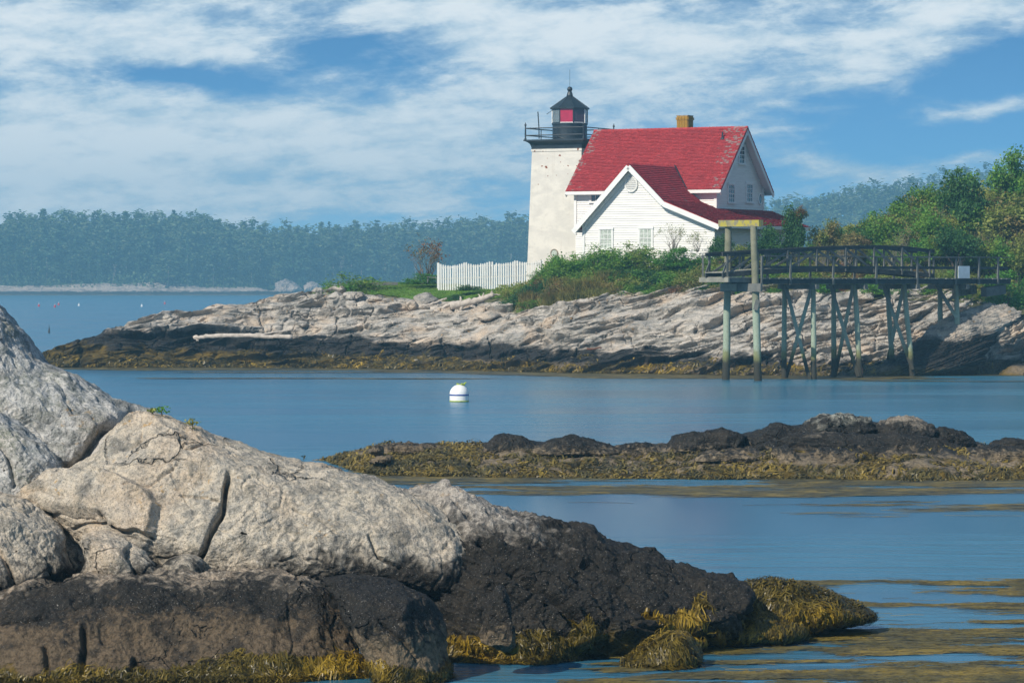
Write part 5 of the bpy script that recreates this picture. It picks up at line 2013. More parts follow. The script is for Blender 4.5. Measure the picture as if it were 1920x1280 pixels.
def proto_shrub(key, name, leaf, bark, r, rn, kind='blob', **kw):
    if kind == 'blob':
        v, f = blob_leaves(rn, kw.get('n', 1500), size=kw.get('size', .085), k=kw.get('k', 26), clump=kw.get('clump', .14))
        segs, tips = branchy(r, 3, .5, .02, 5, .2, .4, .85)
    elif kind == 'tree':
        segs, tips = branchy(r, kw.get('levels', 5), kw.get('spread', .5), kw.get('rad', .03), kw.get('n0', 3), kw.get('up', .3), .34, 1.0)
        v, f = tip_leaves(tips, kw.get('per', 7), kw.get('sp', .045), kw.get('size', .055), rn)
    elif kind == 'bare':
        segs, tips = branchy(r, kw.get('levels', 5), kw.get('spread', .5), kw.get('rad', .02), kw.get('n0', 5), kw.get('up', .2), .3, 1.0)
        sel = [t for t in tips if r.random() < kw.get('leafy', .06)]
        v, f = tip_leaves(sel, 5, .03, .04, rn) if sel else (None, None)
    elif kind == 'grass':
        n = kw.get('n', 260)
        b = rn.normal(size=(n, 3)) * np.array((.28, .28, 0))
        d = np.stack((rn.normal(size=n) * .25, rn.normal(size=n) * .25, rn.uniform(.5, 1.0, n)), 1)
        s = np.cross(d, rn.normal(size=(n, 3)))
        s /= np.linalg.norm(s, axis=1)[:, None]
        w_ = .018
        v = np.stack((b - s * w_, b + s * w_, b + d * .6 + s * w_ * .8, b + d + s * .002, ), 1)
        v2 = np.stack((b - s * w_, b + d * .6 + s * w_ * .8, b + d, b + d * .6 - s * w_ * .8), 1)
        v = np.concatenate((v, v2)).reshape(-1, 3)
        f = np.arange(len(v)).reshape(-1, 4)
        segs = None
    fm = np_mesh(name + '_foliage', v, f, M[leaf], smooth=False) if v is not None else None
    sm = stem_mesh(name + '_stem', segs, M[bark], 4, kw.get('rs', 1.0)) if segs else None
    PROTO[key] = (name, fm, sm)


def plant(key, loc, sc, rz, label, cat, group=None, mat=None):
    name, fm, sm = PROTO[key]
    t = thing(name, label, cat, loc, rz, group)
    t.scale = sc if hasattr(sc, '__len__') else (sc, sc, sc)
    if fm:
        o = link('crown' if 'tree' in name else 'foliage', fm, t)
        if mat:
            o.material_slots[0].link = 'OBJECT'
            o.material_slots[0].material = M[mat]
    if sm:
        link('trunk' if 'tree' in name else 'stem', sm, t)
    return t


rp_ = random.Random(21)
rn_ = np.random.default_rng(21)
for i, (lf, nm) in enumerate((('leaf_green', 'shrub'), ('leaf_olive', 'shrub'), ('leaf_red', 'shrub'), ('leaf_dark', 'shrub'), ('leaf_bright', 'shrub'))):
    for j in range(2):
        proto_shrub(('blob', i, j), nm, lf, 'bark', rp_, rn_, 'blob', n=1500, size=.10, k=24)
for j in range(3):
    proto_shrub(('grass', j), 'grass_tuft', 'leaf_grass', 'bark', rp_, rn_, 'grass')
for i, lf in enumerate(('leaf_green', 'leaf_olive', 'leaf_dark', 'leaf_red')):
    for j in range(2):
        proto_shrub(('tree', i, j), 'small_tree', lf, 'bark', rp_, rn_, 'tree', levels=5, per=8, sp=.05, size=.06, spread=.55, n0=4)
for j in range(3):
    proto_shrub(('bare', j), 'bare_shrub', 'leaf_olive', 'bark_pale', rp_, rn_, 'bare', levels=6, leafy=.05, spread=.5, n0=8, rad=.022, rs=1.0)
proto_shrub(('deadtree', 0), 'bare_tree', 'leaf_red', 'bark', rp_, rn_, 'bare', levels=6, leafy=.10, spread=.42, n0=9, rad=.030, up=.25)

# bank below the house and along the pier: shrub beside shrub
KIN = {0: ('low dark green bayberry shrub, one of the mass on the bank below the house', 'green shrubs on the bank'),
       1: ('low olive green shrub, one of the mass on the bank below the house', 'olive shrubs on the bank'),
       2: ('low reddish autumn shrub, one of the mass on the bank below the house', 'reddish shrubs on the bank'),
       3: ('low blackish green shrub, one of the mass on the bank below the house', 'dark shrubs on the bank')}
cnt = 0
for ix in range(30):
    for io in range(8):
        x = .2 + ix * .62 + rp_.uniform(-.3, .3)
        _, dcx, _ = shore_lines(np.array([x]))
        off = .25 + io * .95 + rp_.uniform(-.4, .4)
        if x < 2.0 and off > 3.0 + x:
            continue
        y = float(dcx[0]) + off
        # keep clear of house, tower and lawn
        du = Vector((x - HX, y - HY))
        u = du.x * math.cos(TH) - du.y * math.sin(TH)
        v = du.x * math.sin(TH) + du.y * math.cos(TH)
        if (-14.6 < u < 2.6 and v > YF - .35) or v > 4.5:
            continue
        nz = pnoise(np.array([[x * .35, y * .5, 3.3]]), 1.0, 5)[0] + rp_.uniform(-.25, .25)
        wd = rp_.uniform(1.0, 1.7)
        ht = rp_.uniform(.6, 1.05) * (0.75 if off < 1.2 else 1.0)
        if x > 6:
            ht *= .85
        if nz > .28:
            kd = 2
        elif nz > .02:
            kd = 1
        elif nz < -.36:
            kd = 3
        else:
            kd = 0
        if off < 2.6 and x < 6 and rp_.random() < .55:
            g = plant(('grass', rp_.randrange(3)), (x, y, gz(x, y) - .05), (1.1, 1.1, rp_.uniform(.6, 1.0)), rp_.uniform(0, 6), 'tuft of long dry golden grass, one of many among the shrubs on the bank', 'grass', 'dry grass tufts on the bank')
            continue
        if off > 4 and x < 7.5:
            kd = 0
            ht *= 1.5
        plant(('blob', kd, rp_.randrange(2)), (x, y, gz(x, y) - .12), (wd, wd, ht), rp_.uniform(0, 6), KIN[kd][0], 'shrub', KIN[kd][1])
        cnt += 1
# ground cover between the shrubs
r_ = np.random.default_rng(8)
n = 52000
x = r_.uniform(-1.0, 34, n)
_, dcx, _ = shore_lines(x)
off = r_.uniform(0, 1, n) ** 1.3 * 14 - .6
keep = (off > .5 + .9 * pnoise(np.stack((x, x * 0, x * 0), 1), .9, 3) - np.where(x > 1.5, .3, -2.0))
x, y = x[keep], (dcx + off)[keep]
i0 = np.clip(np.searchsorted(gx, x) - 1, 0, len(gx) - 2)
zf = ground_z(x, y) + r_.uniform(0, 1, len(x)) ** 2 * .34 + .02
cv, cf = leaf_faces(np.stack((x, y, zf), 1), np.full(len(x), .14), r_, .1, .55)
tag(link('ground_cover', np_mesh('ground_cover', cv, cf, M['leaf_olive'], smooth=False)), 'tangled low green and brown ground cover between the shrubs on the bank', 'undergrowth', kind='stuff')

# shrubs and small trees on the hillside at right
cnt = 0
HILL = []
for ix in range(27):
    for io in range(10):
        x = 12.5 + ix * .84 + rp_.uniform(-.4, .4)
        _, dcx, _ = shore_lines(np.array([x]))
        off = .5 + io * 1.75 + rp_.uniform(-.7, .7)
        if x < 18.6 and off > 2 + (x - 12) * .9:
            continue
        y = float(dcx[0]) + off
        du = Vector((x - HX, y - HY))
        u = du.x * math.cos(TH) - du.y * math.sin(TH)
        v = du.x * math.sin(TH) + du.y * math.cos(TH)
        if -14 < u < 3.4 and v > YF - .4:
            continue
        # the pier's landing stays open
        q_ = Vector((x, y, 0)) - Vector((G0.x, G0.y, 0))
        if abs(q_.dot(WID)) < 1.9 and q_.dot(AXI) < 20.5:
            continue
        HILL.append((x, y, off))
for x, y, off in HILL:
    nz = pnoise(np.array([[x * .25, y * .3, 9.1]]), 1.0, 15)[0] + rp_.uniform(-.3, .3)
    g = gz(x, y)
    k = min(1, max(0, (x - 18) / 9.5))
    if off < 3.0:
        wd, ht = rp_.uniform(1.0, 1.6), rp_.uniform(.5, .9)
        kd = 0 if nz < -.05 else (1 if nz < .3 else 2)
        plant(('blob', kd, rp_.randrange(2)), (x, y, g - .1), (wd, wd, ht), rp_.uniform(0, 6), {0: 'low leafy green shrub, one of many at the foot of the wooded hillside', 1: 'low olive shrub, one of many at the foot of the wooded hillside', 2: 'low reddish shrub, one of many at the foot of the wooded hillside'}[kd],
              'shrub', 'shrubs at the foot of the hillside')
    elif rp_.random() < .16:
        h_ = rp_.uniform(1.3, 2.2) + k * 1.8
        plant(('bare', rp_.randrange(3)), (x, y, g - .1), (h_ * .85, h_ * .85, h_), rp_.uniform(0, 6), 'leafless grey twiggy shrub, one of several among the green hillside trees', 'shrub', 'bare grey shrubs on the hillside')
    else:
        h_ = (rp_.uniform(1.0, 1.7) + k * rp_.uniform(1.2, 2.7)) * (0.8 if off < 6 else 1)
        kd = 2 if nz < -.28 else (0 if nz < .05 else (1 if nz < .42 else 3))
        wd = h_ * rp_.uniform(.9, 1.25)
        lab = {0: 'bushy mid green small tree, one of many covering the hillside behind the pier', 1: 'olive green small tree, one of many covering the hillside behind the pier',
               2: 'dark green dense small tree, one of many covering the hillside behind the pier', 3: 'reddish brown small tree, one of many covering the hillside behind the pier'}[kd]
        plant(('tree', kd, rp_.randrange(2)), (x, y, g - .15), (wd, wd, h_), rp_.uniform(0, 6), lab, 'tree', {0: 'green', 1: 'olive', 2: 'dark', 3: 'reddish'}[kd] + ' small trees on the hillside')


def place(key, px, py, D, wpx, hpx, label, cat, mat=None, rz=0.0):
    """A plant whose foot is seen at a pixel, wpx wide and hpx tall in the photograph."""
    p = at(px, py, D)
    s = D / FPX
    return plant(key, (p[0], p[1], p[2]), (wpx * s, wpx * s, hpx * s), rz, label, cat, mat=mat)


proto_shrub(('big', 0), 'shrub', 'leaf_green', 'bark', rp_, rn_, 'blob', n=4200, size=.055, k=46, clump=.10)
proto_shrub(('big', 1), 'shrub', 'leaf_bright', 'bark', rp_, rn_, 'blob', n=3600, size=.055, k=60, clump=.07)
proto_shrub(('bigtree', 0), 'small_tree', 'leaf_green', 'bark', rp_, rn_, 'tree', levels=6, per=6, sp=.035, size=.045, spread=.6, n0=5)
proto_shrub(('bigtree', 1), 'small_tree', 'leaf_dark', 'bark', rp_, rn_, 'tree', levels=6, per=7, sp=.04, size=.05, spread=.6, n0=5)
place(('big', 0), 664, 556, 214.3, 118, 46, 'rounded green bush above the boulders at the left end of the lawn', 'bush', rz=1)
place(('big', 0), 622, 556, 213.6, 44, 26, 'small bright green bush tucked against the left of the rounded one', 'bush', rz=2)
place(('deadtree', 0), 800, 532, 216.5, 92, 92, 'bare branched small tree with a few brown leaves left of the fence', 'tree', rz=.5)
place(('big', 1), 790, 533, 215.6, 72, 24, 'bright green bush around the foot of the bare tree', 'bush', rz=3)
place(('blob', 0, 0), 880, 545, 210.5, 46, 12, 'flat dark green juniper patch on the lawn below the fence', 'bush', 'leaf_dark')
place(('blob', 0, 1), 852, 563, 210.3, 40, 14, 'dark green bush beside the bleached driftwood', 'bush', 'leaf_dark')
for i, (px, py, wq, hq, lb) in enumerate([(1262, 474, 62, 62, 'bare grey shrub in front of the house, left of two'), (1308, 472, 56, 50, 'bare grey shrub in front of the house, right of two')]):
    place(('bare', i), px, py, 200.5, wq, hq, lb, 'shrub', rz=i * 2.2)
for px, py, wq, hq, D, lb, key in [(1125, 505, 84, 50, 202.5, 'glossy green bush under the left window of the house', ('big', 0)), (1060, 522, 84, 50, 203.5, 'glossy green bush at the foot of the light tower', ('big', 0)),
                                   (1195, 500, 92, 48, 201.5, 'green bush between the two front windows of the house', ('big', 0)), (1013, 530, 44, 24, 204.5, 'small green bush at the right end of the picket fence', ('big', 0)),
                                   (1270, 500, 90, 42, 199, 'yellow green spreading bush on the bank below the bare shrubs', ('big', 1)), (1390, 520, 80, 60, 196.5, 'olive bush between the hoist posts', ('bigtree', 0)),
                                   (1440, 515, 86, 95, 197, 'dark green bushy tree right of the hoist posts', ('bigtree', 1)), (1492, 505, 62, 122, 198, 'tall dark tree beside the right end of the low roof', ('bigtree', 1)),
                                   (1350, 500, 60, 62, 199, 'dark bush at the lower corner of the house', ('bigtree', 1)), (1560, 505, 96, 92, 199, 'olive tree with a thin crown behind the middle of the gangway', ('bigtree', 0)),
                                   (1812, 480, 120, 165, 201, 'broad dark green tree standing out on the hillside', ('bigtree', 1)), (1905, 440, 120, 160, 206, 'tallest tree on the hillside by the right edge', ('bigtree', 0)),
                                   (1740, 470, 120, 120, 203, 'broad green tree left of the dark hillside tree', ('bigtree', 0))]:
    t = place(key, px, py, D, wq, hq, lb, 'tree' if 'tree' in lb else 'bush', 'leaf_olive' if lb.startswith('olive') else None, rz=px)
place(('tree', 3, 0), 1496, 428, 198.3, 40, 42, 'small reddish tree topping the dark tree beside the low roof', 'tree')
for k, (px, py, wq, hq) in enumerate([(1885, 580, 90, 84), (1930, 575, 70, 70)]):
    place(('big', 1), px, py, 188.6 + k, wq, hq, ('bright green juniper hiding the shore end of the pier', 'second bright juniper cut by the right edge of the photo')[k], 'bush', rz=k)
for px, py, wq, hq, lb in [(1388, 552, 40, 16, 'green tuft on the rock behind the left hoist post'), (1545, 549, 48, 26, 'bright green tuft on the rock behind the first pier bent'), (1455, 552, 36, 14, 'small green tuft on the rock left of the first pier bent'),
                           (1636, 552, 46, 24, 'green tuft on the rock between the second and third bents'), (1690, 552, 40, 18, 'low green tuft on the rock by the third bent'), (1345, 545, 40, 14, 'dry tuft on the rock below the landing')]:
    p = on_shore(px, py)
    plant(('blob', 4 if 'dry' not in lb else 1, 0), tuple(p), (wq / 34, wq / 34, hq / 34), px, lb, 'plant')

# ---- far woods: pines, spruces and broad trees one by one
def conifer(rn, tiers, wid, irr, n, trunk_h=.25, top=1.0, size=.05):
    """Needle clumps on whorled boughs, one unit tall."""
    pts = []
    for k in range(tiers):
        f = k / (tiers - 1)
        z = trunk_h + (top - trunk_h) * f
        rad = wid * (1 - f) ** .8 * rn.uniform(1 - irr, 1 + irr) + .015
        nb = 6
        for b in range(nb):
            a = rn.uniform(0, 6.28)
            L = rad * rn.uniform(.6, 1.15)
            m_ = max(3, int(n / (tiers * nb) * (L / wid + .35)))
            s = rn.uniform(.15, 1, m_)
            pts.append(np.stack((np.cos(a) * L * s, np.sin(a) * L * s, z + rn.normal(size=m_) * .012 - s * L * .12), 1) + rn.normal(size=(m_, 3)) * .014)
    c = np.concatenate(pts)
    return leaf_faces(c, np.full(len(c), size), rn, .5, .7)


def far_proto(key, name, v, f, mat, bark='bark_pale', th=.8, tr=.010):
    fm = np_mesh(name + '_crown', v, f, M[mat], smooth=False)
    m_ = MB()
    m_.tube([(0, 0, -.05), (.004, 0, th * .5), (0, .003, th)], [tr, tr * .8, tr * .3], 5)
    PROTO[key] = (name, fm, m_.mesh(name + '_trunk', M[bark], True))


for j in range(3):
    v, f = conifer(rn_, 9, .24, .45, 520, .30, size=.075)
    far_proto(('pine', j), 'pine_tree', v, f, 'pine')
    v, f = conifer(rn_, 13, .17, .2, 520, .12, size=.06)
    far_proto(('spruce', j), 'spruce_tree', v, f, 'pine', th=.95)
    v, f = blob_leaves(rn_, 560, (.62, .62, 1.0), 20, .085, .10)
    v = v * np.array((1, 1, .72)) + np.array((0, 0, .30))
    far_proto(('broad', j), 'broadleaf_tree', v, f, 'broad', th=.6)
segs, tips = branchy(rp_, 4, .35, .030, 1, .5, .5, 1.0)
v, f = tip_leaves(tips, 2, .03, .04, rn_)
PROTO[('snag', 0)] = ('dead_tree', np_mesh('dead_tree_crown', v, f, M['bark_pale'], smooth=False), stem_mesh('dead_tree_trunk', segs, M['bark_pale'], 4))
FL = {'pine': ('hazy pine, one of many pines in the far woods across the water', 'pines in the far woods'), 'spruce': ('hazy spruce, one of many spruces in the far woods across the water', 'spruces in the far woods'),
      'broad': ('hazy round-crowned tree, one of many in the far woods across the water', 'broadleaf trees in the far woods'), 'snag': ('pale dead tree, one of several at the edge of the far woods', 'dead trees in the far woods')}
rf = random.Random(33)
rows = []
for row in range(10):
    o = 14 + row * 9.5
    step = 5.2 if row < 2 else 4.8
    xx = -222
    while xx < 232:
        xx += step * rf.uniform(.6, 1.4)
        px = 960 + xx / (1395 + o) * FPX
        if 1005 < px < 1425 or (px > 1860) or (px > 1425 and row < 3):
            continue
        rows.append((row, xx, 1388 + np.interp(px, (-300, 20, 300, 500, 620, 2300), (18, 2, 0, 4, 14, 14)) + o + rf.uniform(-4, 4), px))
order = sorted(rows, key=lambda q_: (q_[0] not in (0, 1, 8, 9), q_[0]))
far_single, far_mass = order[:285], order[285:]


def far_choice(row):
    c = rf.random()
    if row == 0:
        return 'spruce' if c < .45 else ('snag' if c < .62 else ('broad' if c < .8 else 'pine'))
    return 'pine' if c < .40 else ('spruce' if c < .45 else 'broad')


for row, xx, yy, px in far_single:
    kd = far_choice(row)
    h_ = {'pine': rf.uniform(12, 19), 'spruce': rf.uniform(9, 16), 'broad': rf.uniform(9, 14), 'snag': rf.uniform(9, 13)}[kd]
    if row in (8, 9):
        h_ = 12.5 * rf.choice((.88, .95, 1.0, 1.0, 1.05, 1.16))
    z = float(far_z(np.array([xx]), np.array([yy]))[0]) - .4
    wd = h_ * (rf.uniform(1.1, 1.6) if kd in ('pine', 'broad') else rf.uniform(.8, 1.2))
    if kd == 'broad':
        wd *= 1.2
    j = 0 if kd == 'snag' else rf.randrange(3)
    plant((kd, j), (xx, yy, z), (wd, wd, h_), rf.uniform(0, 6), FL[kd][0], 'tree', FL[kd][1])
# the rest of the woods, which nobody could count
vs, fs, nb = [], [], 0
for row, xx, yy, px in far_mass:
    kd = far_choice(row)
    if kd == 'snag':
        kd = 'broad'
    me = PROTO[(kd, rf.randrange(3))][1]
    co = np.empty(len(me.vertices) * 3, np.float32)
    me.vertices.foreach_get('co', co)
    co = co.reshape(-1, 3)
    h_ = rf.uniform(10, 16)
    z = float(far_z(np.array([xx]), np.array([yy]))[0]) - .4
    a = rf.uniform(0, 6)
    rm = np.array(((math.cos(a), -math.sin(a), 0), (math.sin(a), math.cos(a), 0), (0, 0, 1)))
    co = (co @ rm.T) * np.array((h_ * 1.7, h_ * 1.7, h_)) + np.array((xx, yy, z))
    vs.append(co)
    fs.append(np.arange(len(co), dtype=np.int32).reshape(-1, 4) + nb)
    nb += len(co)
tag(link('forest', np_mesh('forest', np.concatenate(vs), np.concatenate(fs), M['broad'], smooth=False)), 'hazy wooded hills on the far shore behind the single trees', 'woods', kind='stuff')
# understory along the far shore
n = 9000
x = r_.uniform(-230, 60, n)
px = 960 + x / 1400 * FPX
y = 1386 + np.interp(px, (-300, 20, 300, 500, 620, 2300), (20, 3, 0, 4, 14, 14)) + 11 + r_.uniform(0, 16, n)
z = far_z(x, y) + r_.uniform(0, 1, n) ** 1.5 * 4
cv, cf = leaf_faces(np.stack((x, y, z), 1), np.full(n, 1.1), r_, .1, .7)
tag(link('undergrowth', np_mesh('undergrowth', cv, cf, M['broad'], smooth=False)), 'hazy undergrowth along the edge of the far woods', 'undergrowth', kind='stuff')

# ================================================================== SEAWEED
def fronds(V, F, n, zmax, length, width, r, zmin=-.05, steps=5, face=None, xr=None, dens=None):
    """Ribbons of rockweed that start on a rock and hang down along its surface."""
    V = np.asarray(V, float)
    F = np.asarray(F)
    c = V[F].mean(1)
    e1, e2 = V[F[:, 1]] - V[F[:, 0]], V[F[:, 2]] - V[F[:, 0]]
    nr = np.cross(e1, e2)
    ar = np.linalg.norm(nr, axis=1)
    nr = nr / (ar[:, None] + 1e-12)
    edge = zmax * (1 + fbm(c, .8, 3, 61) * 1.5)
    ok = (c[:, 2] < edge) & (c[:, 2] > zmin) & (nr[:, 2] > -.2) & ((nr[:, 1] < .35) | (nr[:, 2] > .6))
    if xr:
        ok &= (c[:, 0] > xr[0]) & (c[:, 0] < xr[1])
    if dens is not None:
        ok &= (fbm(c, dens, 2, 67) > -.12)
    idx = np.nonzero(ok)[0]
    if len(idx) == 0:
        return np.zeros((0, 3)), np.zeros((0, 4), np.int32)
    near = np.nonzero(c[:, 2] < zmax * 1.8 + .2)[0]
    used, inv = np.unique(F[near], return_inverse=True)
    tree = BVHTree.FromPolygons(V[used].tolist(), inv.reshape(-1, F.shape[1]).tolist())
    p_ = ar[idx] / ar[idx].sum()
    pick = r.choice(idx, n, p=p_)
    P = c[pick] + (V[F[pick, 0]] - c[pick]) * r.uniform(-1, 1, (n, 1))
    N = nr[pick]
    tuft = np.stack((fbm(P, 1.6, 2, 71), fbm(P, 1.6, 2, 73), fbm(P, 1.6, 2, 79)), 1)
    L = length * r.uniform(.5, 1.4, n)
    rows_ = []
    lift = r.uniform(.006, .05, n) * (1 + 2.2 * np.clip(fbm(P, 3.0, 2, 83) + .1, 0, 1)) * (1 + width * 8)
    for s in range(steps + 1):
        rows_.append((P + N * (lift * math.sin(math.pi * min(1, .25 + s / steps * .9)))[:, None], N.copy()))
        dn = np.array((0, 0, -1.0)) + tuft * 1.4 + r.normal(size=(n, 3)) * .42
        dn -= N * (dn * N).sum(1)[:, None]
        dn /= np.linalg.norm(dn, axis=1)[:, None] + 1e-9
        P = P + dn * (L / steps)[:, None]
        for i in range(n):
            if P[i, 2] < .03:
                P[i, 2] = .012 + .01 * (i % 3)
                N[i] = (0, 0, 1)
                continue
            h = tree.find_nearest(P[i])
            if h[0] is not None:
                nn = np.array(h[1])
                if nn @ N[i] < -.2:
                    nn = -nn
                P[i] = h[0]
                N[i] = N[i] * .4 + nn * .6
                N[i] /= np.linalg.norm(N[i]) + 1e-9
    W = width * r.uniform(.6, 1.4, n)
    ribs = []
    for s in range(steps + 1):
        a = rows_[s][0]
        b = rows_[min(s + 1, steps)][0] - rows_[max(s - 1, 0)][0]
        sd_ = np.cross(b, rows_[s][1])
        sd_ /= np.linalg.norm(sd_, axis=1)[:, None] + 1e-9
        k = (.6, 1.0, 1.05, 1.0, .9, .25, .1)[min(s, 6)] if s < steps else .25
        ribs.append(np.stack((a - sd_ * W[:, None] * .5 * k, a + sd_ * W[:, None] * .5 * k), 1))
    R_ = np.stack(ribs, 1)            # n, steps+1, 2, 3
    v = R_.reshape(-1, 3)
    base = (np.arange(n) * (steps + 1) * 2)[:, None]
    q = np.array([[2 * s, 2 * s + 1, 2 * s + 3, 2 * s + 2] for s in range(steps)]).reshape(1, -1)
    f = (base + q).reshape(-1, 4)
    return v, f


def joined(parts):
    vs, fs, b = [], [], 0
    for v, f in parts:
        if len(v):
            vs.append(v)
            fs.append(f + b)
            b += len(v)
    return np.concatenate(vs), np.concatenate(fs)


r_ = np.random.default_rng(14)
RS = ROCK_SURF


def surf(word):
    return [RS[k] for k in RS if word in k][0]


fr_parts = []
for word, n, zm, L, W, xr, dn in [('long black ledge', 5200, .20, .32, .022, None, None), ('smooth dark grey rock leaning', 1500, .26, .30, .022, None, None), ('long dark rock slope', 7000, .52, .34, .022, None, .6),
                                  ('angular dark block', 250, .45, .25, .02, None, None), ('seaweed-covered rock tip', 5600, 2.0, .30, .026, None, None), ('low seaweed-covered mound', 2400, 2, .28, .024, None, None),
                                  ('low seaweed mound just behind', 1700, 2, .26, .024, None, None), ('stone standing in the water', 2100, .8, .28, .022, None, None)]:
    V, F = surf(word)
    fr_parts.append(fronds(V, F, int(n * 1.7), zm, L, W * .62, r_, xr=xr, dens=dn))
v, f = joined(fr_parts)
tag(link('rockweed', np_mesh('rockweed', v, f, M['rockweed'], smooth=False)), 'golden brown rockweed hanging over the foot of the near outcrop', 'seaweed', kind='stuff')
fr_parts = []
V, F = RS['islet']
fr_parts.append(fronds(V, F, 15000, .42, .34, .04, r_, steps=4))
fr_parts.append(fronds(V, F, 6000, .75, .30, .04, r_, steps=4, xr=(-5.5, -.9)))
for word, n, zm in [('tan block left of the dark cleft', 160, .45), ('tan sloping block', 200, .45), ('grey stone in the weed', 200, .3), ('grey slab half buried', 150, .5), ('long black shelf', 260, .5), ('low brown ridge', 300, .5)]:
    V, F = surf(word)
    fr_parts.append(fronds(V, F, n, zm, .3, .04, r_, steps=4))
v, f = joined(fr_parts)
tag(link('rockweed', np_mesh('rockweed', v, f, M['rockweed_wet'], smooth=False)), 'olive brown rockweed covering the lower half of the islet', 'seaweed', kind='stuff')
sel = np.nonzero(SHORE_PTS[:, :, 2].max(1) > -9)[0]
V = SHORE_PTS.reshape(-1, 3)
F = grid_faces(*SHORE_PTS.shape[:2])
v, f = fronds(V, F, 12000, .62, .42, .075, r_, steps=3)
tag(link('rockweed', np_mesh('rockweed', v, f, M['rockweed'], smooth=False)), 'brown rockweed fringe along the waterline of the lighthouse point', 'seaweed', kind='stuff')


def floating(n, pxr, pyr, keep, length, width, r, ang=.12, z=.012, steps=3):
    """Long fronds lying on the water."""
    px, py = r.uniform(*pxr, n), r.uniform(*pyr, n)
    D = EYE * FPX / (py - HZ)
    x = (px - 960) / FPX * D
    k = keep(px, py, x, D)
    x, D = x[k], D[k]
    n = len(x)
    fl = fbm(np.stack((x * .4, D * .8, x * 0), 1), 1.0, 2, 83) * 1.2
    a = ang + fl * .35 + r.normal(size=n) * .14
    L = length * r.uniform(.4, 1.5, n)
    W = width * r.uniform(.6, 1.5, n)
    rows_ = []
    for s in range(steps + 1):
        t = s / steps
        aa = a + (t - .5) * r.normal(size=n) * .4
        cx, cy = x + np.cos(aa) * L * (t - .5), D + np.sin(aa) * L * (t - .5)
        sx, sy = -np.sin(aa), np.cos(aa)
        w_ = W * (1 - abs(2 * t - 1) ** 2 * .7) * .5
        zz_ = z + .006 * np.sin(6 * t + x * 9) + r.uniform(0, .012, n)
        rows_.append(np.stack((np.stack((cx - sx * w_, cy - sy * w_, zz_), 1), np.stack((cx + sx * w_, cy + sy * w_, zz_ + .004), 1)), 1))
    v = np.stack(rows_, 1).reshape(-1, 3)
    base = (np.arange(n) * (steps + 1) * 2)[:, None]
    q = np.array([[2 * s, 2 * s + 1, 2 * s + 3, 2 * s + 2] for s in range(steps)]).reshape(1, -1)
    return v, (base + q).reshape(-1, 4)


def keep_near(px, py, x, y):
    lim = np.interp(py, (1085, 1100, 1130, 1160, 1200, 1250, 1290), (1500, 1440, 1500, 1420, 1310, 1120, 1060))
    nz = fbm(np.stack((x * .28, y * .75, x * 0), 1), 1.0, 4, 87)
    nz2 = fbm(np.stack((x * .10, y * .30, x * 0), 1), 1.0, 3, 97)
    th = np.interp(py, (1085, 1100, 1130, 1200, 1290), (.16, .08, .06, .05, .06))
    nz3 = fbm(np.stack((x * .9, y * 2.2, x * 0), 1), 1.0, 3, 99)
    pv_ = (nz + nz2 * .4 + nz3 * .55 - th) / .34 + .30
    return (px > lim + nz2 * 120) & (r_.uniform(0, 1, len(px)) < np.clip(pv_, .015, 1) ** 1.5)


v, f = floating(60000, (1000, 1990), (1086, 1330), keep_near, .55, .022, r_)
tag(link('floating_weed', np_mesh('floating_weed', v, f, M['rockweed_wet'], smooth=False)), 'long golden weed floating on the water at the lower right', 'seaweed', kind='stuff')


def keep_mid(px, py, x, y):
    nz = fbm(np.stack((x * .12, y * .4, x * 0), 1), 1.0, 4, 88)
    e = np.interp(py, (884, 900, 915, 935, 950, 975), (-.4, -.15, .0, .14, .22, .36))
    nz3 = fbm(np.stack((x * .5, y * 1.2, x * 0), 1), 1.0, 3, 98)
    pv_ = (nz + nz3 * .4 - e - np.where(px > 1450, -.06, .06)) / .34 + .3
    return (px > 700) & (r_.uniform(0, 1, len(px)) < np.clip(pv_, 0, .75) ** 1.5)


v, f = floating(26000, (690, 2000), (884, 985), keep_mid, 1.3, .06, r_, .0)
tag(link('floating_weed', np_mesh('floating_weed', v, f, M['rockweed_wet'], smooth=False)), 'band of brown weed floating in front of the islet', 'seaweed', kind='stuff')


def keep_far(px, py, x, y):
    nz = fbm(np.stack((x * .06, y * .25, x * 0), 1), 1.0, 3, 89)
    base = np.interp(px, (100, 300, 600, 850, 950, 1060, 1200, 1420, 1620, 1850), (686, 688, 689, 693, 697, 700, 702, 705, 706, 702))
    return (py > base - 6) & (nz > np.interp(py - base, (0, 5, 9), (-.4, -.08, .3)))


v, f = floating(26000, (90, 2000), (682, 716), keep_far, 2.4, .16, r_, .0)
tag(link('floating_weed', np_mesh('floating_weed', v, f, M['rockweed_wet'], smooth=False)), 'thin band of weed floating along the lighthouse shore', 'seaweed', kind='stuff')

# ================================================================== SMALL THINGS
def log(name, label, pts, rad, seed, cat='driftwood', mat='driftwood', par=None, n=10):
    rr_ = random.Random(seed)
    P_ = [Vector(p) for p in pts]
    out, rads = [], []
    for i in range(len(P_) - 1):
        for k in range(6):
            t = k / 6
            out.append(P_[i].lerp(P_[i + 1], t) + Vector((rr_.gauss(0, .02), rr_.gauss(0, .02), rr_.gauss(0, .02))))
            f_ = (i + t) / (len(P_) - 1)
            rads.append((rad[0] + (rad[1] - rad[0]) * f_) * rr_.uniform(.86, 1.14))
    out.append(P_[-1])
    rads.append(rad[1])
    m_ = MB()
    m_.tube(out, rads, n)
    o = m_.build(name, M[mat], par, True)
    if label:
        tag(o, label, cat)
    return o


def up(p, dz_):
    return (p[0], p[1] - .3, p[2] + dz_)


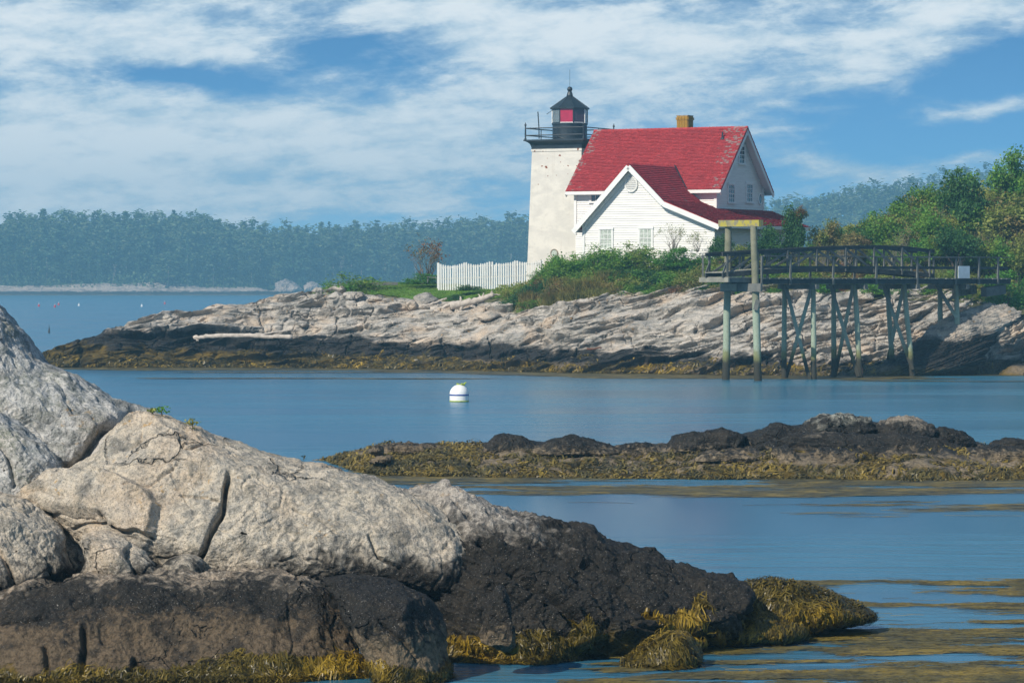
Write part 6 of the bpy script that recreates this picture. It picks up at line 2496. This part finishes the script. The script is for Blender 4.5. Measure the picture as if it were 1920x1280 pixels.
lg = thing('driftwood_log', 'long bleached driftwood log lying on the dark rocks at left', 'driftwood', up(on_shore(455, 634), .2))
LO = Vector(lg.location)
D_ = on_shore(455, 636)[1] - .6
for nm, pts, rd in (('trunk', [at(363, 634, D_), at(390, 630, D_), at(450, 629, D_), at(505, 631, D_), at(549, 632, D_)], (.13, .15)), ('branch', [at(470, 628, D_ + .2), at(505, 624, D_ + .2), at(546, 619, D_ + .3)], (.07, .03)),
                    ('root', [at(366, 634, D_), at(372, 639, D_ - .1)], (.08, .04))):
    o = log(nm, None, [Vector(p) - LO for p in pts], rd, 3 + len(nm), par=lg)
D_ = on_shore(860, 578)[1] - .8
st = thing('driftwood_stump', 'bleached driftwood trunk with upturned roots at the lawn edge', 'driftwood', at(865, 572, D_))
LO = Vector(st.location)
for nm, pts, rd in (('trunk', [at(845, 574, D_), at(875, 568, D_), at(905, 560, D_), at(926, 552, D_)], (.24, .14)), ('root', [at(865, 566, D_), at(862, 556, D_)], (.10, .03)), ('root', [at(905, 560, D_), at(906, 549, D_)], (.09, .03)),
                    ('root', [at(920, 553, D_), at(922, 545, D_)], (.07, .03)), ('root', [at(868, 572, D_), at(862, 584, D_ - .2)], (.12, .05)), ('root', [at(885, 572, D_ - .1), at(896, 582, D_ - .2)], (.11, .04)), ('root', [at(925, 552, D_), at(938, 553, D_)], (.06, .02)),
                    ('root', [at(905, 561, D_), at(896, 552, D_ + .1)], (.07, .025))):
    log(nm, None, [Vector(p) - LO for p in pts], rd, 5, par=st)
D_ = on_shore(800, 578)[1] - .5
log('driftwood_branch', 'forked pale driftwood branch lying beside the dome-shaped boulder', [at(790, 575, D_), at(815, 567, D_), at(838, 559, D_)], (.07, .05), 8)
log('driftwood_branch', 'curved pale driftwood branch below the driftwood trunk', [at(808, 579, D_), at(830, 577, D_), at(850, 567, D_), at(862, 570, D_)], (.12, .07), 9)
for i, (a, b, lb) in enumerate([((1117, 622), (1131, 634), 'dark broken stick standing on the rocks below the bank'), ((1096, 640), (1108, 660), 'reddish stick stuck upright in the rocks near the waterline'), ((1100, 656), (1128, 652), 'reddish driftwood stick lying near the waterline'),
                                ((775, 676), (812, 674), 'pale flat plank lying in the weed at the waterline')]):
    p = on_shore(a[0], a[1])
    log('driftwood_stick', lb, [at(*a, p[1] - .4), at(*b, p[1] - .5)], (.06, .04), 20 + i, mat='rust' if 'reddish' in lb else ('bark' if 'dark' in lb else 'driftwood'))
D_ = 214.6
tb = MB()
tb.bar(at(694, 532.5, D_), at(746, 531.5, D_), .3, .18)
tag(tb.build('timber', M['plank_grey']), 'weathered grey timber lying along the far edge of the lawn', 'timber')
tb = MB()
tb.bar(at(800, 519, 214.6), at(823, 521, 214.6), .3, .06)
tb.bar(at(803, 520, 214.6), at(801, 531, 214.6), .08, .08)
tb.bar(at(820, 521, 214.6), at(820, 531, 214.6), .08, .08)
tag(tb.build('bench', M['plank_grey']), 'small weathered plank bench by the foot of the bare tree', 'bench')

# mooring buoy
BD = 143.5
by = thing('mooring_buoy', 'white ball mooring buoy with a blue band floating in mid channel', 'buoy', tuple(at(861, 752, BD)))
RBY = .41
m_ = MB()
prof = [(.36, -.30), (.40, -.1), (.405, .06), (.405, .19)] + [(.405 * math.cos(a), .30 + .40 * math.sin(a)) for a in np.linspace(0.0, 1.5, 14)]
m_.lathe(prof, 32)
m_.build('float', M['buoy_white'], by, True)
m_ = MB()
m_.lathe([(.40, .235), (.413, .24), (.413, .295), (.40, .30)], 32)
m_.build('blue_band', M['buoy_blue'], by, True)
m_ = MB()
m_.lathe([(.400, -.02), (.412, -.015), (.412, .03), (.40, .035)], 32)
m_.build('waterline_weed', M['buoy_green'], by, True)
rr = random.Random(2)
m_ = MB()
for k in range(16):
    a = rr.uniform(0, 6.28)
    q_ = rr.uniform(0, .12)
    m_.tube([(math.cos(a) * q_, math.sin(a) * q_, .69), (math.cos(a) * q_ * 1.6 + .02, math.sin(a) * q_ * 1.6, .71 + rr.uniform(.0, .05))], .022, 5)
m_.tube([(.18, 0, .66), (.24, 0, .76), (.30, 0, .80)], [.05, .04, .02], 6)
m_.build('top_ring', M['buoy_green'], by)

# pot buoys far out
for i, (px, py, mt, lb) in enumerate([(73, 573.5, 'buoy_red', 'tiny red pot buoy far out at left, nearest the rock'), (110, 571, 'buoy_red', 'tiny red pot buoy second from the left far out'), (103, 575, 'buoy_red', 'faintest red pot buoy between the two other red ones'),
                                      (148, 572.5, 'buoy_white', 'tiny white pot buoy right of the red ones'), (266, 574, 'buoy_white', 'tiny white pot buoy far out above the rocky tip'), (309, 569, 'buoy_red', 'tiny pink pot buoy farthest right in the bay')]):
    D_ = EYE * FPX / (py + 1 - HZ)
    b = thing('pot_buoy', lb, 'buoy', tuple(at(px, py + 1, D_)))
    m_ = MB()
    m_.lathe([(.16, -.2), (.22, .05), (.22, .32), (.12, .45)], 10)
    m_.build('float', M[mt], b)
    m_ = MB()
    m_.tube([(0, 0, .44), (0, 0, .75)], .04, 6)
    m_.build('stick', M['buoy_white'], b)
b = thing('marker', 'small dark stake marker in the water off the rocky tip', 'marker', tuple(at(92, 624, EYE * FPX / 94)))
m_ = MB()
m_.tube([(0, 0, -.5), (0, 0, .2), (.02, 0, .5)], [.09, .10, .05], 8)
m_.build('stake', M['plank_dark'], b)
m_ = MB()
m_.tube([(0, 0, .5), (.0, 0, .85)], .03, 6)
m_.build('stick', M['plank_dark'], b)

# little plants in the cracks of the near rock
for i, (px, py, D_, lb, hh) in enumerate([(302, 778, 46.6, 'tiny bright green plant on the skyline of the granite', .13), (360, 800, 46.4, 'tiny yellowing plant on the skyline of the granite', .10), (285, 775, 46.6, 'tiny dry tuft left of the bright green plant', .06)]):
    p = at(px, py, D_)
    n = 70
    rb_ = np.random.default_rng(50 + i)
    c = rb_.normal(size=(n, 3)) * np.array((.05, .05, .03)) * hh / .12 + np.array((0, 0, hh * .6))
    v, f = leaf_faces(c, np.full(n, .045), rb_, .2, .6)
    t = thing('plant', lb, 'plant', tuple(p))
    link('foliage', np_mesh('plant_foliage', v, f, M['leaf_bright' if i == 0 else 'leaf_olive'], smooth=False), t)
    m_ = MB()
    m_.tube([(0, 0, -.1), (.01, 0, hh * .6)], .008, 5)
    m_.build('stem', M['bark'], t)

# ================================================================== HAZE
mt = bpy.data.materials.new('haze')
mt.use_nodes = True
mt.node_tree.nodes.clear()
t = NT(mt.node_tree)
pv = t.new('ShaderNodeVolumePrincipled')
pv.inputs['Color'].default_value = (.31, .71, 1.0, 1)
pv.inputs['Density'].default_value = 0.00052
pv.inputs['Anisotropy'].default_value = 0.0
om = t.new('ShaderNodeOutputMaterial')
t.l.new(pv.outputs[0], om.inputs['Volume'])
mb = MB()
mb.box(-1450, 1450, -80, 2000, -4.2, 66)
hz = mb.build('haze', mt)
tag(hz, 'thin blue sea haze over the bay', 'haze', kind='stuff')
